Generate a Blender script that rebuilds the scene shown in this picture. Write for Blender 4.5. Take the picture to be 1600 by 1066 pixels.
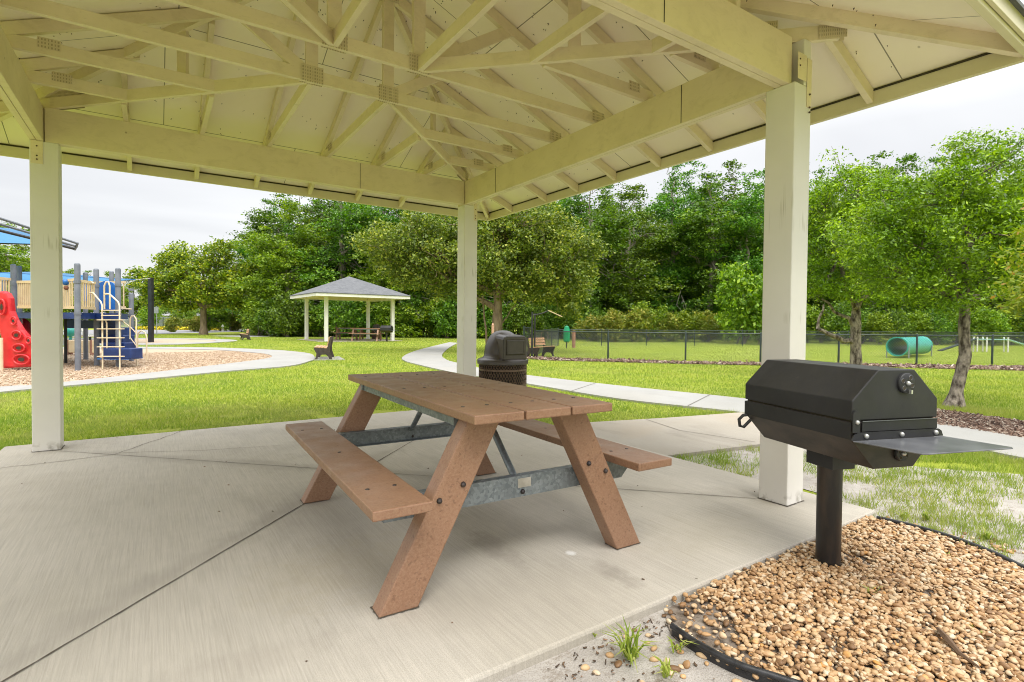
import bpy, math, random
import numpy as np
from mathutils import Vector, Matrix
for o in list(bpy.data.objects): bpy.data.objects.remove(o)
rnd = random.Random(7)
rng = np.random.default_rng(11)
PI = math.pi
S = bpy.context.scene
COL = S.collection
# ------------------------------------------------------------------ camera
CAM = np.array([-3.3249, -5.9849, 1.1122])
CF = np.array([0.55571, 0.83113, -0.0201]); CR = np.array([0.83139, -0.55568, 0.0089]); CU = np.array([0.0038, 0.0217, 0.99976])
FPX = 831.86; CX = 797.7; CY = 522.3
cd = bpy.data.cameras.new('camera'); cam = bpy.data.objects.new('camera', cd); COL.objects.link(cam)
cd.sensor_width = 36; cd.lens = FPX/1600*36
cd.shift_x = (800-CX)/1600; cd.shift_y = -(533-CY)/1600
cd.clip_start = 0.05; cd.clip_end = 2000
_R = Vector(CR).normalized(); _F = Vector(CF); _F = (_F-_R*_F.dot(_R)).normalized(); _U = _R.cross(_F)
M = Matrix((_R, _U, -_F)).transposed().to_4x4(); M.translation = Vector(CAM)
cam.matrix_world = M
S.camera = cam
# ------------------------------------------------------------------ world / sun / exposure
W = bpy.data.worlds.new('World'); S.world = W; W.use_nodes = True
nt = W.node_tree; nt.nodes.clear()
def N(t, ty, **kw):
    n = t.nodes.new(ty)
    for k, v in kw.items():
        if k in n.inputs.keys(): n.inputs[k].default_value = v
        else: setattr(n, k, v)
    return n
SUN_EL = math.radians(62); SUN_AZ = math.radians(200)   # azimuth clockwise from +Y
out = N(nt, 'ShaderNodeOutputWorld')
sky = N(nt, 'ShaderNodeTexSky', sky_type='NISHITA', sun_disc=False, sun_elevation=SUN_EL, sun_rotation=SUN_AZ, air_density=1.0, dust_density=3.0)
b1 = N(nt, 'ShaderNodeBackground', Strength=0.08); nt.links.new(sky.outputs[0], b1.inputs[0])
tc = N(nt, 'ShaderNodeTexCoord')
sep = N(nt, 'ShaderNodeSeparateXYZ'); nt.links.new(tc.outputs['Generated'], sep.inputs[0])
# cloud deck: project direction on a plane overhead, grey bands of stratus
mx = N(nt, 'ShaderNodeMath', operation='MAXIMUM'); mx.inputs[1].default_value = 0.0; nt.links.new(sep.outputs[2], mx.inputs[0])
ad = N(nt, 'ShaderNodeMath', operation='ADD'); ad.inputs[1].default_value = 0.16; nt.links.new(mx.outputs[0], ad.inputs[0])
dv = N(nt, 'ShaderNodeVectorMath', operation='DIVIDE'); nt.links.new(tc.outputs['Generated'], dv.inputs[0])
cmb = N(nt, 'ShaderNodeCombineXYZ')
for i in range(3): nt.links.new(ad.outputs[0], cmb.inputs[i])
nt.links.new(cmb.outputs[0], dv.inputs[1])
mp = N(nt, 'ShaderNodeMapping'); mp.inputs['Scale'].default_value = (0.8, 1.5, 0.2); mp.inputs['Rotation'].default_value = (0, 0, 0.6); nt.links.new(dv.outputs[0], mp.inputs[0])
nz = N(nt, 'ShaderNodeTexNoise', Scale=0.7, Detail=4.0, Roughness=0.45, Distortion=0.2); nt.links.new(mp.outputs[0], nz.inputs[0])
cr = N(nt, 'ShaderNodeValToRGB'); e = cr.color_ramp.elements
e[0].position = 0.30; e[0].color = (0.72, 0.725, 0.745, 1); e[1].position = 0.66; e[1].color = (1.0, 1.0, 1.0, 1)
nt.links.new(nz.outputs[0], cr.inputs[0])
# an overcast sky is brighter overhead than at the horizon
mr = N(nt, 'ShaderNodeMapRange'); mr.inputs['From Min'].default_value = 0.30; mr.inputs['From Max'].default_value = 1.0; mr.inputs['To Min'].default_value = 1.0; mr.inputs['To Max'].default_value = 3.85
nt.links.new(sep.outputs[2], mr.inputs[0])
b2 = N(nt, 'ShaderNodeBackground'); nt.links.new(cr.outputs[0], b2.inputs[0])
ms = N(nt, 'ShaderNodeMath', operation='MULTIPLY'); ms.inputs[1].default_value = 0.435; nt.links.new(mr.outputs[0], ms.inputs[0]); nt.links.new(ms.outputs[0], b2.inputs[1])
mxs = N(nt, 'ShaderNodeMixShader', Fac=0.9); nt.links.new(b1.outputs[0], mxs.inputs[1]); nt.links.new(b2.outputs[0], mxs.inputs[2])
nt.links.new(mxs.outputs[0], out.inputs[0])
sl = bpy.data.lights.new('sun', 'SUN'); sl.energy = 1.1; sl.angle = math.radians(35); sl.color = (1, 0.965, 0.9)
so = bpy.data.objects.new('sun', sl); COL.objects.link(so)
sd = Vector((math.sin(SUN_AZ)*math.cos(SUN_EL), math.cos(SUN_AZ)*math.cos(SUN_EL), math.sin(SUN_EL)))
so.rotation_euler = sd.to_track_quat('Z', 'Y').to_euler(); so.location = (-5, -15, 30)
S.view_settings.view_transform = 'Standard'; S.view_settings.look = 'None'; S.view_settings.exposure = 1.35; S.view_settings.gamma = 1
S.render.engine = 'CYCLES'
try:
    S.cycles.use_denoising = True; S.cycles.denoiser = 'OPENIMAGEDENOISE'
except Exception: pass
S.cycles.filter_width = 1.0; S.cycles.max_bounces = 8; S.cycles.diffuse_bounces = 5; S.cycles.transparent_max_bounces = 8

# ------------------------------------------------------------------ geometry helpers
def ray(x, y): return CF + CR*(x-CX)/FPX - CU*(y-CY)/FPX
def G(x, y, z=0.0):                       # where the sight line of a photo pixel meets the ground
    r = ray(x, y); t = (z-CAM[2])/r[2]; p = CAM+r*t; return (float(p[0]), float(p[1]))
def AT(x, D):                             # ground point at depth D under picture column x
    r = CF*D + CR*(x-CX)/FPX*D; p = CAM+r; return (float(p[0]), float(p[1]))
def ZAT(x, y, D): return float((CAM+ray(x, y)*D)[2])
def V(*a): return np.array(a, float)

class MB:
    def __init__(s): s.v = []; s.f = []
    def add(s, vs, fs):
        n = len(s.v); s.v += [tuple(map(float, p)) for p in vs]; s.f += [tuple(i+n for i in f) for f in fs]; return s
    def box(s, c, d, rz=0.0, rx=0.0, ry=0.0):
        R_ = Matrix.Rotation(rz, 3, 'Z') @ Matrix.Rotation(ry, 3, 'Y') @ Matrix.Rotation(rx, 3, 'X')
        vs = []
        for z in (-1, 1):
            for x, y in ((-1, -1), (1, -1), (1, 1), (-1, 1)):
                vs.append(Vector(c) + R_ @ Vector((x*d[0]/2, y*d[1]/2, z*d[2]/2)))
        return s.add(vs, [(3, 2, 1, 0), (4, 5, 6, 7), (0, 1, 5, 4), (1, 2, 6, 5), (2, 3, 7, 6), (3, 0, 4, 7)])
    def bar(s, p0, p1, w, h, up=(0, 0, 1)):       # rectangular bar along p0-p1, centred
        p0 = Vector(p0); p1 = Vector(p1); d = (p1-p0).normalized(); sdv = d.cross(Vector(up))
        if sdv.length < 1e-4: sdv = d.cross(Vector((1, 0, 0)))
        sdv.normalize(); u = sdv.cross(d)
        vs = []
        for p in (p0, p1):
            for a, b in ((-1, -1), (1, -1), (1, 1), (-1, 1)): vs.append(p + sdv*a*w/2 + u*b*h/2)
        return s.add(vs, [(3, 2, 1, 0), (4, 5, 6, 7), (0, 1, 5, 4), (1, 2, 6, 5), (2, 3, 7, 6), (3, 0, 4, 7)])
    def plumb(s, p0, p1, w, dv):                   # sloping board with plumb-cut ends; p0,p1 = bottom centre line
        p0 = Vector(p0); p1 = Vector(p1); d = Vector((p1.x-p0.x, p1.y-p0.y, 0)).normalized(); n = Vector((-d.y, d.x, 0))*w/2
        z = Vector((0, 0, dv)); vs = [p0-n, p0+n, p0+n+z, p0-n+z, p1-n, p1+n, p1+n+z, p1-n+z]
        return s.add(vs, [(0, 1, 2, 3), (7, 6, 5, 4), (0, 4, 5, 1), (1, 5, 6, 2), (2, 6, 7, 3), (3, 7, 4, 0)])
    def tube(s, pts, r, n=8, cap=True):
        pts = [Vector(p) for p in pts]; rs = r if isinstance(r, (list, tuple)) else [r]*len(pts)
        base = len(s.v); fr = None
        for i, p in enumerate(pts):
            t = (pts[min(i+1, len(pts)-1)]-pts[max(i-1, 0)]).normalized()
            if fr is None:
                fr = t.cross(Vector((0, 0, 1)))
                if fr.length < 0.05: fr = t.cross(Vector((1, 0, 0)))
            fr = (fr - t*fr.dot(t)).normalized(); b = t.cross(fr)
            for k in range(n):
                a = 2*PI*k/n; s.v.append(tuple(p + (fr*math.cos(a)+b*math.sin(a))*rs[i]))
        for i in range(len(pts)-1):
            for k in range(n):
                a = base+i*n+k; b_ = base+i*n+(k+1) % n; s.f.append((a, b_, b_+n, a+n))
        if cap:
            s.f.append(tuple(base+k for k in range(n))[::-1]); s.f.append(tuple(base+(len(pts)-1)*n+k for k in range(n)))
        return s
    def lathe(s, prof, n=24, c=(0, 0, 0), a0=0, a1=2*PI, sx=1, sy=1):
        base = len(s.v); full = abs(a1-a0-2*PI) < 1e-6; m = n if full else n+1
        for r, z in prof:
            for k in range(m):
                a = a0+(a1-a0)*k/n; s.v.append((c[0]+r*math.cos(a)*sx, c[1]+r*math.sin(a)*sy, c[2]+z))
        for i in range(len(prof)-1):
            for k in range(n):
                a = base+i*m+k; b = base+i*m+((k+1) % m); s.f.append((a, b, b+m, a+m))
        return s
    def prism(s, poly, z0, z1):                    # polygon in xy extruded in z
        n = len(poly); vs = [(p[0], p[1], z0) for p in poly]+[(p[0], p[1], z1) for p in poly]
        fs = [tuple(range(n))[::-1], tuple(range(n, 2*n))]+[(i, (i+1) % n, (i+1) % n+n, i+n) for i in range(n)]
        return s.add(vs, fs)
    def extr(s, poly, o, ax, ay, az, L):           # polygon (a,b) in plane ax,ay at o, extruded L along az
        o = Vector(o); ax = Vector(ax); ay = Vector(ay); az = Vector(az); n = len(poly)
        vs = [o+ax*a+ay*b for a, b in poly]+[o+ax*a+ay*b+az*L for a, b in poly]
        fs = [tuple(range(n))[::-1], tuple(range(n, 2*n))]+[(i, (i+1) % n, (i+1) % n+n, i+n) for i in range(n)]
        return s.add(vs, fs)
    def ball(s, c, r, n=10, sz=1.0, half=False):
        m = n//2; pr = []
        for i in range(m+1):
            th = (PI/2 if half else PI)*(1-i/m)
            pr.append((max(1e-4, r*math.sin(th)), r*sz*math.cos(th)))
        return s.lathe(pr, n, c)
    def build(s, name, mat, parent=None, bevel=0.0, smooth=False, seg=2, fixn=False):
        me = bpy.data.meshes.new(name); me.from_pydata(s.v, [], s.f); me.update()
        if fixn:
            import bmesh
            bm = bmesh.new(); bm.from_mesh(me); bmesh.ops.recalc_face_normals(bm, faces=bm.faces); bm.to_mesh(me); bm.free()
        o = bpy.data.objects.new(name, me); COL.objects.link(o)
        if mat is not None: me.materials.append(mat)
        if parent is not None: o.parent = parent
        if smooth: smooth_shade(me)
        if bevel > 0:
            m = o.modifiers.new('bevel', 'BEVEL'); m.width = bevel; m.segments = seg; m.limit_method = 'ANGLE'; m.angle_limit = math.radians(40)
        return o
def smooth_shade(me, ang=50):
    me.polygons.foreach_set('use_smooth', [True]*len(me.polygons))
    try: me.set_sharp_from_angle(angle=math.radians(ang))
    except Exception: pass
def np_mesh(name, verts, faces_n, mat, parent=None, k=4):
    """verts (N,3); faces are consecutive runs of k verts"""
    me = bpy.data.meshes.new(name); n = len(verts)
    me.vertices.add(n); me.vertices.foreach_set('co', verts.astype(np.float32).ravel())
    nf = n//k; me.loops.add(n); me.polygons.add(nf)
    me.loops.foreach_set('vertex_index', np.arange(n, dtype=np.int32))
    me.polygons.foreach_set('loop_start', np.arange(0, n, k, dtype=np.int32))
    try: me.polygons.foreach_set('loop_total', np.full(nf, k, dtype=np.int32))
    except Exception: pass
    me.update(calc_edges=True)
    o = bpy.data.objects.new(name, me); COL.objects.link(o); me.materials.append(mat)
    if parent is not None: o.parent = parent
    return o
def np_mesh_f(name, verts, faces, mat, parent=None, smooth=False):
    k = faces.shape[1]; me = bpy.data.meshes.new(name)
    me.vertices.add(len(verts)); me.vertices.foreach_set('co', verts.astype(np.float32).ravel())
    me.loops.add(faces.size); me.polygons.add(len(faces))
    me.loops.foreach_set('vertex_index', faces.astype(np.int32).ravel())
    me.polygons.foreach_set('loop_start', np.arange(0, faces.size, k, dtype=np.int32))
    try: me.polygons.foreach_set('loop_total', np.full(len(faces), k, dtype=np.int32))
    except Exception: pass
    me.update(calc_edges=True)
    if smooth: me.polygons.foreach_set('use_smooth', [True]*len(faces))
    o = bpy.data.objects.new(name, me); COL.objects.link(o); me.materials.append(mat)
    if parent is not None: o.parent = parent
    return o
def tag(o, label=None, cat=None, group=None, kind=None):
    if label: o['label'] = label
    if cat: o['category'] = cat
    if group: o['group'] = group
    if kind: o['kind'] = kind
    return o
def empty(name, loc=(0, 0, 0), rz=0.0, label=None, cat=None, group=None, scale=1.0):
    o = bpy.data.objects.new(name, None); COL.objects.link(o); o.location = loc; o.rotation_euler = (0, 0, rz); o.empty_display_size = 0.2
    o.scale = (scale,)*3
    return tag(o, label, cat, group)
def copy_tree(o, parent=None):
    c = o.copy(); COL.objects.link(c); c.parent = parent
    for ch in [x for x in list(bpy.data.objects) if x.parent == o]: copy_tree(ch, c)
    return c
def place_copy(o, loc, rz, label, scale=None):
    c = copy_tree(o); c.location = loc; c.rotation_euler = (0, 0, rz); c['label'] = label
    if scale: c.scale = (scale,)*3
    return c

# ------------------------------------------------------------------ materials
def newmat(name):
    m = bpy.data.materials.new(name); m.use_nodes = True; t = m.node_tree; t.nodes.clear()
    o = t.nodes.new('ShaderNodeOutputMaterial'); b = t.nodes.new('ShaderNodeBsdfPrincipled'); t.links.new(b.outputs[0], o.inputs[0])
    return m, t, b
def c4(c): return (c[0], c[1], c[2], 1)
def noise(t, scale, vec, detail=4, rough=0.55, dist=0.0):
    n = N(t, 'ShaderNodeTexNoise', Scale=scale, Detail=detail, Roughness=rough, Distortion=dist); t.links.new(vec, n.inputs['Vector']); return n.outputs[0]
def ramp(t, fac, stops):
    r = t.nodes.new('ShaderNodeValToRGB'); el = r.color_ramp.elements
    while len(el) < len(stops): el.new(0.5)
    for i, (p, c) in enumerate(stops): el[i].position = p; el[i].color = c4(c) if not isinstance(c, (int, float)) else (c, c, c, 1)
    t.links.new(fac, r.inputs[0]); return r.outputs[0]
def mixc(t, fac, a, b, mode='MIX'):
    m = t.nodes.new('ShaderNodeMix'); m.data_type = 'RGBA'; m.blend_type = mode
    if isinstance(fac, (int, float)): m.inputs[0].default_value = fac
    else: t.links.new(fac, m.inputs[0])
    for i, x in ((6, a), (7, b)):
        if isinstance(x, tuple): m.inputs[i].default_value = c4(x)
        else: t.links.new(x, m.inputs[i])
    return m.outputs[2]
def mth(t, op, a, b=None):
    m = t.nodes.new('ShaderNodeMath'); m.operation = op
    for i, x in enumerate((a, b)):
        if x is None: continue
        if isinstance(x, (int, float)): m.inputs[i].default_value = x
        else: t.links.new(x, m.inputs[i])
    return m.outputs[0]
def objco(t, scale=(1, 1, 1), rot=(0, 0, 0)):
    tc = t.nodes.new('ShaderNodeTexCoord'); m = t.nodes.new('ShaderNodeMapping'); m.inputs['Scale'].default_value = scale; m.inputs['Rotation'].default_value = rot
    t.links.new(tc.outputs['Object'], m.inputs[0]); return m.outputs[0]
def bump(t, b, h, strength=0.3, dist=0.01):
    n = t.nodes.new('ShaderNodeBump'); n.inputs['Strength'].default_value = strength; n.inputs['Distance'].default_value = dist
    t.links.new(h, n.inputs['Height']); t.links.new(n.outputs[0], b.inputs['Normal'])
def pmat(name, c1, c2, scale=4.0, rough=0.6, bs=40.0, bstr=0.2, bd=0.004, metal=0.0, stretch=(1, 1, 1), lo=0.35, hi=0.65, spec=0.5):
    m, t, b = newmat(name); v = objco(t, stretch)
    col = ramp(t, noise(t, scale, v, 6), [(lo, c1), (hi, c2)]); t.links.new(col, b.inputs['Base Color'])
    b.inputs['Roughness'].default_value = rough; b.inputs['Metallic'].default_value = metal; b.inputs['Specular IOR Level'].default_value = spec
    if bstr > 0: bump(t, b, noise(t, bs, v, 3), bstr, bd)
    return m
def island_mat(name, stops, rough=0.7, trans=0.0, nscale=0.0, dark=(0.5, 0.5, 0.5), bstr=0, spec=0.3, objrand=0.0):
    m, t, b = newmat(name)
    g = t.nodes.new('ShaderNodeNewGeometry'); col = ramp(t, g.outputs['Random Per Island'], stops)
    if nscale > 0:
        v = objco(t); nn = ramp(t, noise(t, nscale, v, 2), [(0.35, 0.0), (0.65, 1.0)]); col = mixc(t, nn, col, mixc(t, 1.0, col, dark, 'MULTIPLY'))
    if objrand > 0:
        oi = t.nodes.new('ShaderNodeObjectInfo'); hs = t.nodes.new('ShaderNodeHueSaturation')
        t.links.new(mth(t, 'ADD', mth(t, 'MULTIPLY', oi.outputs['Random'], objrand*0.12), 0.5-objrand*0.06), hs.inputs['Hue'])
        t.links.new(mth(t, 'ADD', mth(t, 'MULTIPLY', oi.outputs['Random'], objrand), 1-objrand/2), hs.inputs['Value'])
        t.links.new(col, hs.inputs['Color']); col = hs.outputs[0]
    t.links.new(col, b.inputs['Base Color']); b.inputs['Roughness'].default_value = rough; b.inputs['Specular IOR Level'].default_value = spec
    if bstr > 0: bump(t, b, noise(t, 60, objco(t), 3), bstr, 0.004)
    if trans > 0:
        tr = t.nodes.new('ShaderNodeBsdfTranslucent'); hs = N(t, 'ShaderNodeHueSaturation', Saturation=1.1, Value=1.25); t.links.new(col, hs.inputs['Color']); t.links.new(hs.outputs[0], tr.inputs[0])
        mx = t.nodes.new('ShaderNodeMixShader'); mx.inputs[0].default_value = trans
        o = [n for n in t.nodes if n.type == 'OUTPUT_MATERIAL'][0]
        t.links.new(b.outputs[0], mx.inputs[1]); t.links.new(tr.outputs[0], mx.inputs[2]); t.links.new(mx.outputs[0], o.inputs[0])
    return m
MT = {}
def paint_mat():
    m, t, b = newmat('painted_wood'); v = objco(t)
    base = ramp(t, noise(t, 2.3, v, 5), [(0.3, (0.67, 0.575, 0.395)), (0.7, (0.76, 0.66, 0.47))])
    kn = N(t, 'ShaderNodeTexVoronoi', Scale=3.1, Randomness=1.0); t.links.new(v, kn.inputs['Vector'])
    spots = ramp(t, kn.outputs['Distance'], [(0.018, 1.0), (0.034, 0.0)])
    col = mixc(t, mth(t, 'MULTIPLY', spots, 0.65), base, (0.22, 0.15, 0.07))
    sm = ramp(t, noise(t, 5.5, objco(t, (1, 1, 1.6)), 7, 0.72, 0.5), [(0.50, 0.0), (0.70, 1.0)]); col = mixc(t, mth(t, 'MULTIPLY', sm, 0.30), col, (0.42, 0.34, 0.20))
    fine = ramp(t, noise(t, 55, objco(t, (0.3, 0.3, 1.0)), 4, 0.7), [(0.60, 0.0), (0.72, 1.0)]); col = mixc(t, mth(t, 'MULTIPLY', fine, 0.22), col, (0.36, 0.28, 0.15))
    t.links.new(col, b.inputs['Base Color']); b.inputs['Roughness'].default_value = 0.55
    g = noise(t, 30, objco(t, (0.35, 0.35, 1.0)), 5, 0.6); bump(t, b, g, 0.25, 0.004); return m
MT['wood'] = paint_mat()
def post_mat():
    m, t, b = newmat('painted_post'); v = objco(t)
    base = ramp(t, noise(t, 1.7, v, 5), [(0.3, (0.66, 0.635, 0.59)), (0.7, (0.74, 0.715, 0.67))])
    vs = objco(t, (20, 20, 0.22)); cr_ = noise(t, 1.0, vs, 3, 0.5, 0.6)
    crack = ramp(t, cr_, [(0.475, 0.0), (0.497, 1.0), (0.503, 1.0), (0.525, 0.0)])
    msk = ramp(t, noise(t, 2.0, v, 2), [(0.58, 0.0), (0.66, 1.0)])
    col = mixc(t, mth(t, 'MULTIPLY', mth(t, 'MULTIPLY', crack, msk), 0.7), base, (0.32, 0.29, 0.2))
    sepz = t.nodes.new('ShaderNodeSeparateXYZ'); t.links.new(v, sepz.inputs[0])
    foot = mth(t, 'MULTIPLY', ramp(t, sepz.outputs[2], [(0.0, 1.0), (0.09, 0.0)]), ramp(t, noise(t, 14, v, 4), [(0.5, 0.0), (0.62, 1.0)]))
    col = mixc(t, mth(t, 'MULTIPLY', foot, 0.7), col, (0.17, 0.15, 0.1))
    t.links.new(col, b.inputs['Base Color']); b.inputs['Roughness'].default_value = 0.5
    bump(t, b, noise(t, 26, objco(t, (1, 1, 0.12)), 5, 0.6), 0.3, 0.004); return m
MT['post'] = post_mat()
def sheath_mat():
    m, t, b = newmat('sheathing_underside'); v = objco(t)
    base = ramp(t, noise(t, 1.5, v, 5), [(0.3, (0.86, 0.775, 0.62)), (0.7, (0.90, 0.82, 0.68))])
    br = t.nodes.new('ShaderNodeTexBrick'); br.offset = 0.5; t.links.new(v, br.inputs['Vector'])
    br.inputs['Scale'].default_value = 1.0; br.inputs['Mortar Size'].default_value = 0.0035; br.inputs['Brick Width'].default_value = 2.4; br.inputs['Row Height'].default_value = 1.12
    br.inputs['Mortar Smooth'].default_value = 0.0
    col = mixc(t, mth(t, 'MULTIPLY', br.outputs['Fac'], 0.85), base, (0.13, 0.11, 0.07))
    vo = N(t, 'ShaderNodeTexVoronoi', Scale=7.0, Randomness=1.0); t.links.new(objco(t, (1.0, 0.55, 1.0)), vo.inputs['Vector'])
    sp = mth(t, 'MULTIPLY', ramp(t, vo.outputs['Distance'], [(0.03, 1.0), (0.06, 0.0)]), ramp(t, noise(t, 2.6, v, 2), [(0.45, 0.0), (0.55, 1.0)]))
    col = mixc(t, mth(t, 'MULTIPLY', sp, 0.55), col, (0.25, 0.2, 0.11))
    t.links.new(col, b.inputs['Base Color']); b.inputs['Roughness'].default_value = 0.6
    bump(t, b, noise(t, 18, v, 4), 0.2, 0.005); return m
MT['sheath'] = sheath_mat()
MT['fascia'] = pmat('fascia_paint', (0.60, 0.54, 0.38), (0.68, 0.62, 0.46), 2.0, 0.5, 20, 0.15)
def plate_mat():                                 # punched steel plate: rows of little slots
    m, t, b = newmat('punched_steel_plate'); v = objco(t); s_ = t.nodes.new('ShaderNodeSeparateXYZ'); t.links.new(v, s_.inputs[0])
    u = mth(t, 'SINE', mth(t, 'MULTIPLY', mth(t, 'ADD', s_.outputs[0], s_.outputs[1]), 2*PI/0.017)); w = mth(t, 'SINE', mth(t, 'MULTIPLY', s_.outputs[2], 2*PI/0.024))
    k = mth(t, 'MULTIPLY', mth(t, 'GREATER_THAN', u, 0.25), mth(t, 'GREATER_THAN', w, -0.2))
    base = ramp(t, noise(t, 9, v, 4), [(0.3, (0.60, 0.51, 0.34)), (0.7, (0.68, 0.59, 0.41))]); col = mixc(t, mth(t, 'MULTIPLY', k, 0.6), base, (0.24, 0.19, 0.10))
    t.links.new(col, b.inputs['Base Color']); b.inputs['Roughness'].default_value = 0.5; return m
MT['plate'] = plate_mat()
MT['nail'] = pmat('nail_tip', (0.06, 0.035, 0.02), (0.10, 0.06, 0.03), 10, 0.6, 10, 0)
MT['seam'] = pmat('shadow_gap', (0.03, 0.025, 0.015), (0.05, 0.04, 0.02), 10, 0.9, 10, 0)
def shingle_mat():
    m, t, b = newmat('asphalt_shingle'); v = objco(t)
    br = t.nodes.new('ShaderNodeTexBrick'); br.offset = 0.5; t.links.new(v, br.inputs['Vector'])
    br.inputs['Scale'].default_value = 1.0; br.inputs['Mortar Size'].default_value = 0.006; br.inputs['Brick Width'].default_value = 0.3; br.inputs['Row Height'].default_value = 0.14
    br.inputs['Color1'].default_value = (0.09, 0.095, 0.105, 1); br.inputs['Color2'].default_value = (0.15, 0.155, 0.165, 1); br.inputs['Mortar'].default_value = (0.07, 0.07, 0.075, 1)
    col = mixc(t, 0.5, br.outputs['Color'], ramp(t, noise(t, 9, v, 6), [(0.3, (0.08, 0.085, 0.095)), (0.7, (0.18, 0.185, 0.19))]))
    t.links.new(col, b.inputs['Base Color']); b.inputs['Roughness'].default_value = 0.9
    bump(t, b, noise(t, 90, v, 3), 0.5, 0.006); return m
MT['shingle'] = shingle_mat()
def concrete_mat(name, c1, c2, broom=True, stain=(0.27, 0.22, 0.15), st=0.5, lines=None):
    m, t, b = newmat(name); v = objco(t)
    base = ramp(t, noise(t, 0.9, v, 6, 0.6), [(0.3, c1), (0.7, c2)])
    st1 = ramp(t, noise(t, 0.55, v, 3, 0.5, 0.4), [(0.5, 0.0), (0.68, 1.0)])
    col = mixc(t, mth(t, 'MULTIPLY', st1, st), base, stain)
    st2 = ramp(t, noise(t, 1.6, objco(t, (1.0, 0.45, 1), (0, 0, 0.6)), 5, 0.65, 0.8), [(0.56, 0.0), (0.68, 1.0)])
    col = mixc(t, mth(t, 'MULTIPLY', st2, st*0.75), col, tuple(x*0.62 for x in c1))
    grain = noise(t, 260, v, 2)
    col = mixc(t, ramp(t, grain, [(0.36, 0.42), (0.56, 0.0)]), col, tuple(x*0.55 for x in c1))
    if broom:
        bl = noise(t, 1.0, objco(t, (135, 2.6, 1)), 6, 0.75, 0.2); bl2 = noise(t, 6.0, v, 5, 0.7)
        k = mth(t, 'ADD', mth(t, 'MULTIPLY', bl, 0.8), mth(t, 'MULTIPLY', bl2, 0.2))
        col = mixc(t, ramp(t, k, [(0.38, 0.42), (0.58, 0.0)]), col, tuple(x*0.55 for x in c1))
        h = mth(t, 'ADD', k, mth(t, 'MULTIPLY', grain, 0.35)); bump(t, b, h, 0.32, 0.004)
    else: bump(t, b, grain, 0.2, 0.002)
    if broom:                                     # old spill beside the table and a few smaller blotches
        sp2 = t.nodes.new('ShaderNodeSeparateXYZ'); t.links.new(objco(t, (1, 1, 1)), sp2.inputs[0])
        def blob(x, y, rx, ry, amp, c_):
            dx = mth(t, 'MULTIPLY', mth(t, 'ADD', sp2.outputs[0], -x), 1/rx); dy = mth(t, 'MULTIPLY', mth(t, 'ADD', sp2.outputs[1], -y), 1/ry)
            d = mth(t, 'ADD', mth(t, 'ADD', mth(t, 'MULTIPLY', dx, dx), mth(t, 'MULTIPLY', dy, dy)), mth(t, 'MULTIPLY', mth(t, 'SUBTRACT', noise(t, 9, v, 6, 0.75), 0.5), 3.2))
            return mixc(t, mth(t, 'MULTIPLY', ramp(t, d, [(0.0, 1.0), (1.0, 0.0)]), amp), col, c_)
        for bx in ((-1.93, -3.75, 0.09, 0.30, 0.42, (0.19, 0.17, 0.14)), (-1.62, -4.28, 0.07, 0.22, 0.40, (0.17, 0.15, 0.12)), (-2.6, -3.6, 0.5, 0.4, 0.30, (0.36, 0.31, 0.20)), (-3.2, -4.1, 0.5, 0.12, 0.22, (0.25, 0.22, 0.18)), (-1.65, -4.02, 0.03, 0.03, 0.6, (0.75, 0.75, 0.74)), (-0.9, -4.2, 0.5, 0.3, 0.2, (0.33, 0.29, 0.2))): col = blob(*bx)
    pits = N(t, 'ShaderNodeTexVoronoi', Scale=2.3); t.links.new(v, pits.inputs['Vector'])
    col = mixc(t, mth(t, 'MULTIPLY', ramp(t, pits.outputs['Distance'], [(0.010, 1.0), (0.018, 0.0)]), 0.7), col, (0.08, 0.06, 0.04))
    if lines:                                     # dirt darkening that follows the joints: distance to the diagonals
        sp = t.nodes.new('ShaderNodeSeparateXYZ'); t.links.new(v, sp.inputs[0])
        dd = None
        for sx_, off in lines:
            d = mth(t, 'ABSOLUTE', mth(t, 'ADD', mth(t, 'SUBTRACT', sp.outputs[1], mth(t, 'MULTIPLY', sp.outputs[0], sx_)), -off)); dd = d if dd is None else mth(t, 'MINIMUM', dd, d)
        wob = mth(t, 'ADD', dd, mth(t, 'MULTIPLY', mth(t, 'SUBTRACT', noise(t, 1.8, v, 4), 0.5), 0.55))
        col = mixc(t, ramp(t, wob, [(0.0, 0.45), (0.16, 0.0)]), col, tuple(x*0.6 for x in c1))
    t.links.new(col, b.inputs['Base Color']); b.inputs['Roughness'].default_value = 0.85; b.inputs['Specular IOR Level'].default_value = 0.3
    return m
MT['slab'] = concrete_mat('slab_concrete', (0.455, 0.42, 0.355), (0.54, 0.50, 0.435), True, (0.30, 0.26, 0.19), 0.40, lines=[(1.0, 0.04), (-1.0, -4.12)])
MT['path'] = concrete_mat('path_concrete', (0.30, 0.295, 0.275), (0.36, 0.355, 0.335), False, (0.36, 0.33, 0.27), 0.25)
MT['link'] = concrete_mat('walk_concrete', (0.33, 0.295, 0.24), (0.40, 0.365, 0.31), False, (0.40, 0.30, 0.19), 0.5)
MT['joint'] = pmat('joint_dirt', (0.06, 0.05, 0.035), (0.11, 0.09, 0.065), 30, 0.95, 10, 0)
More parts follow.
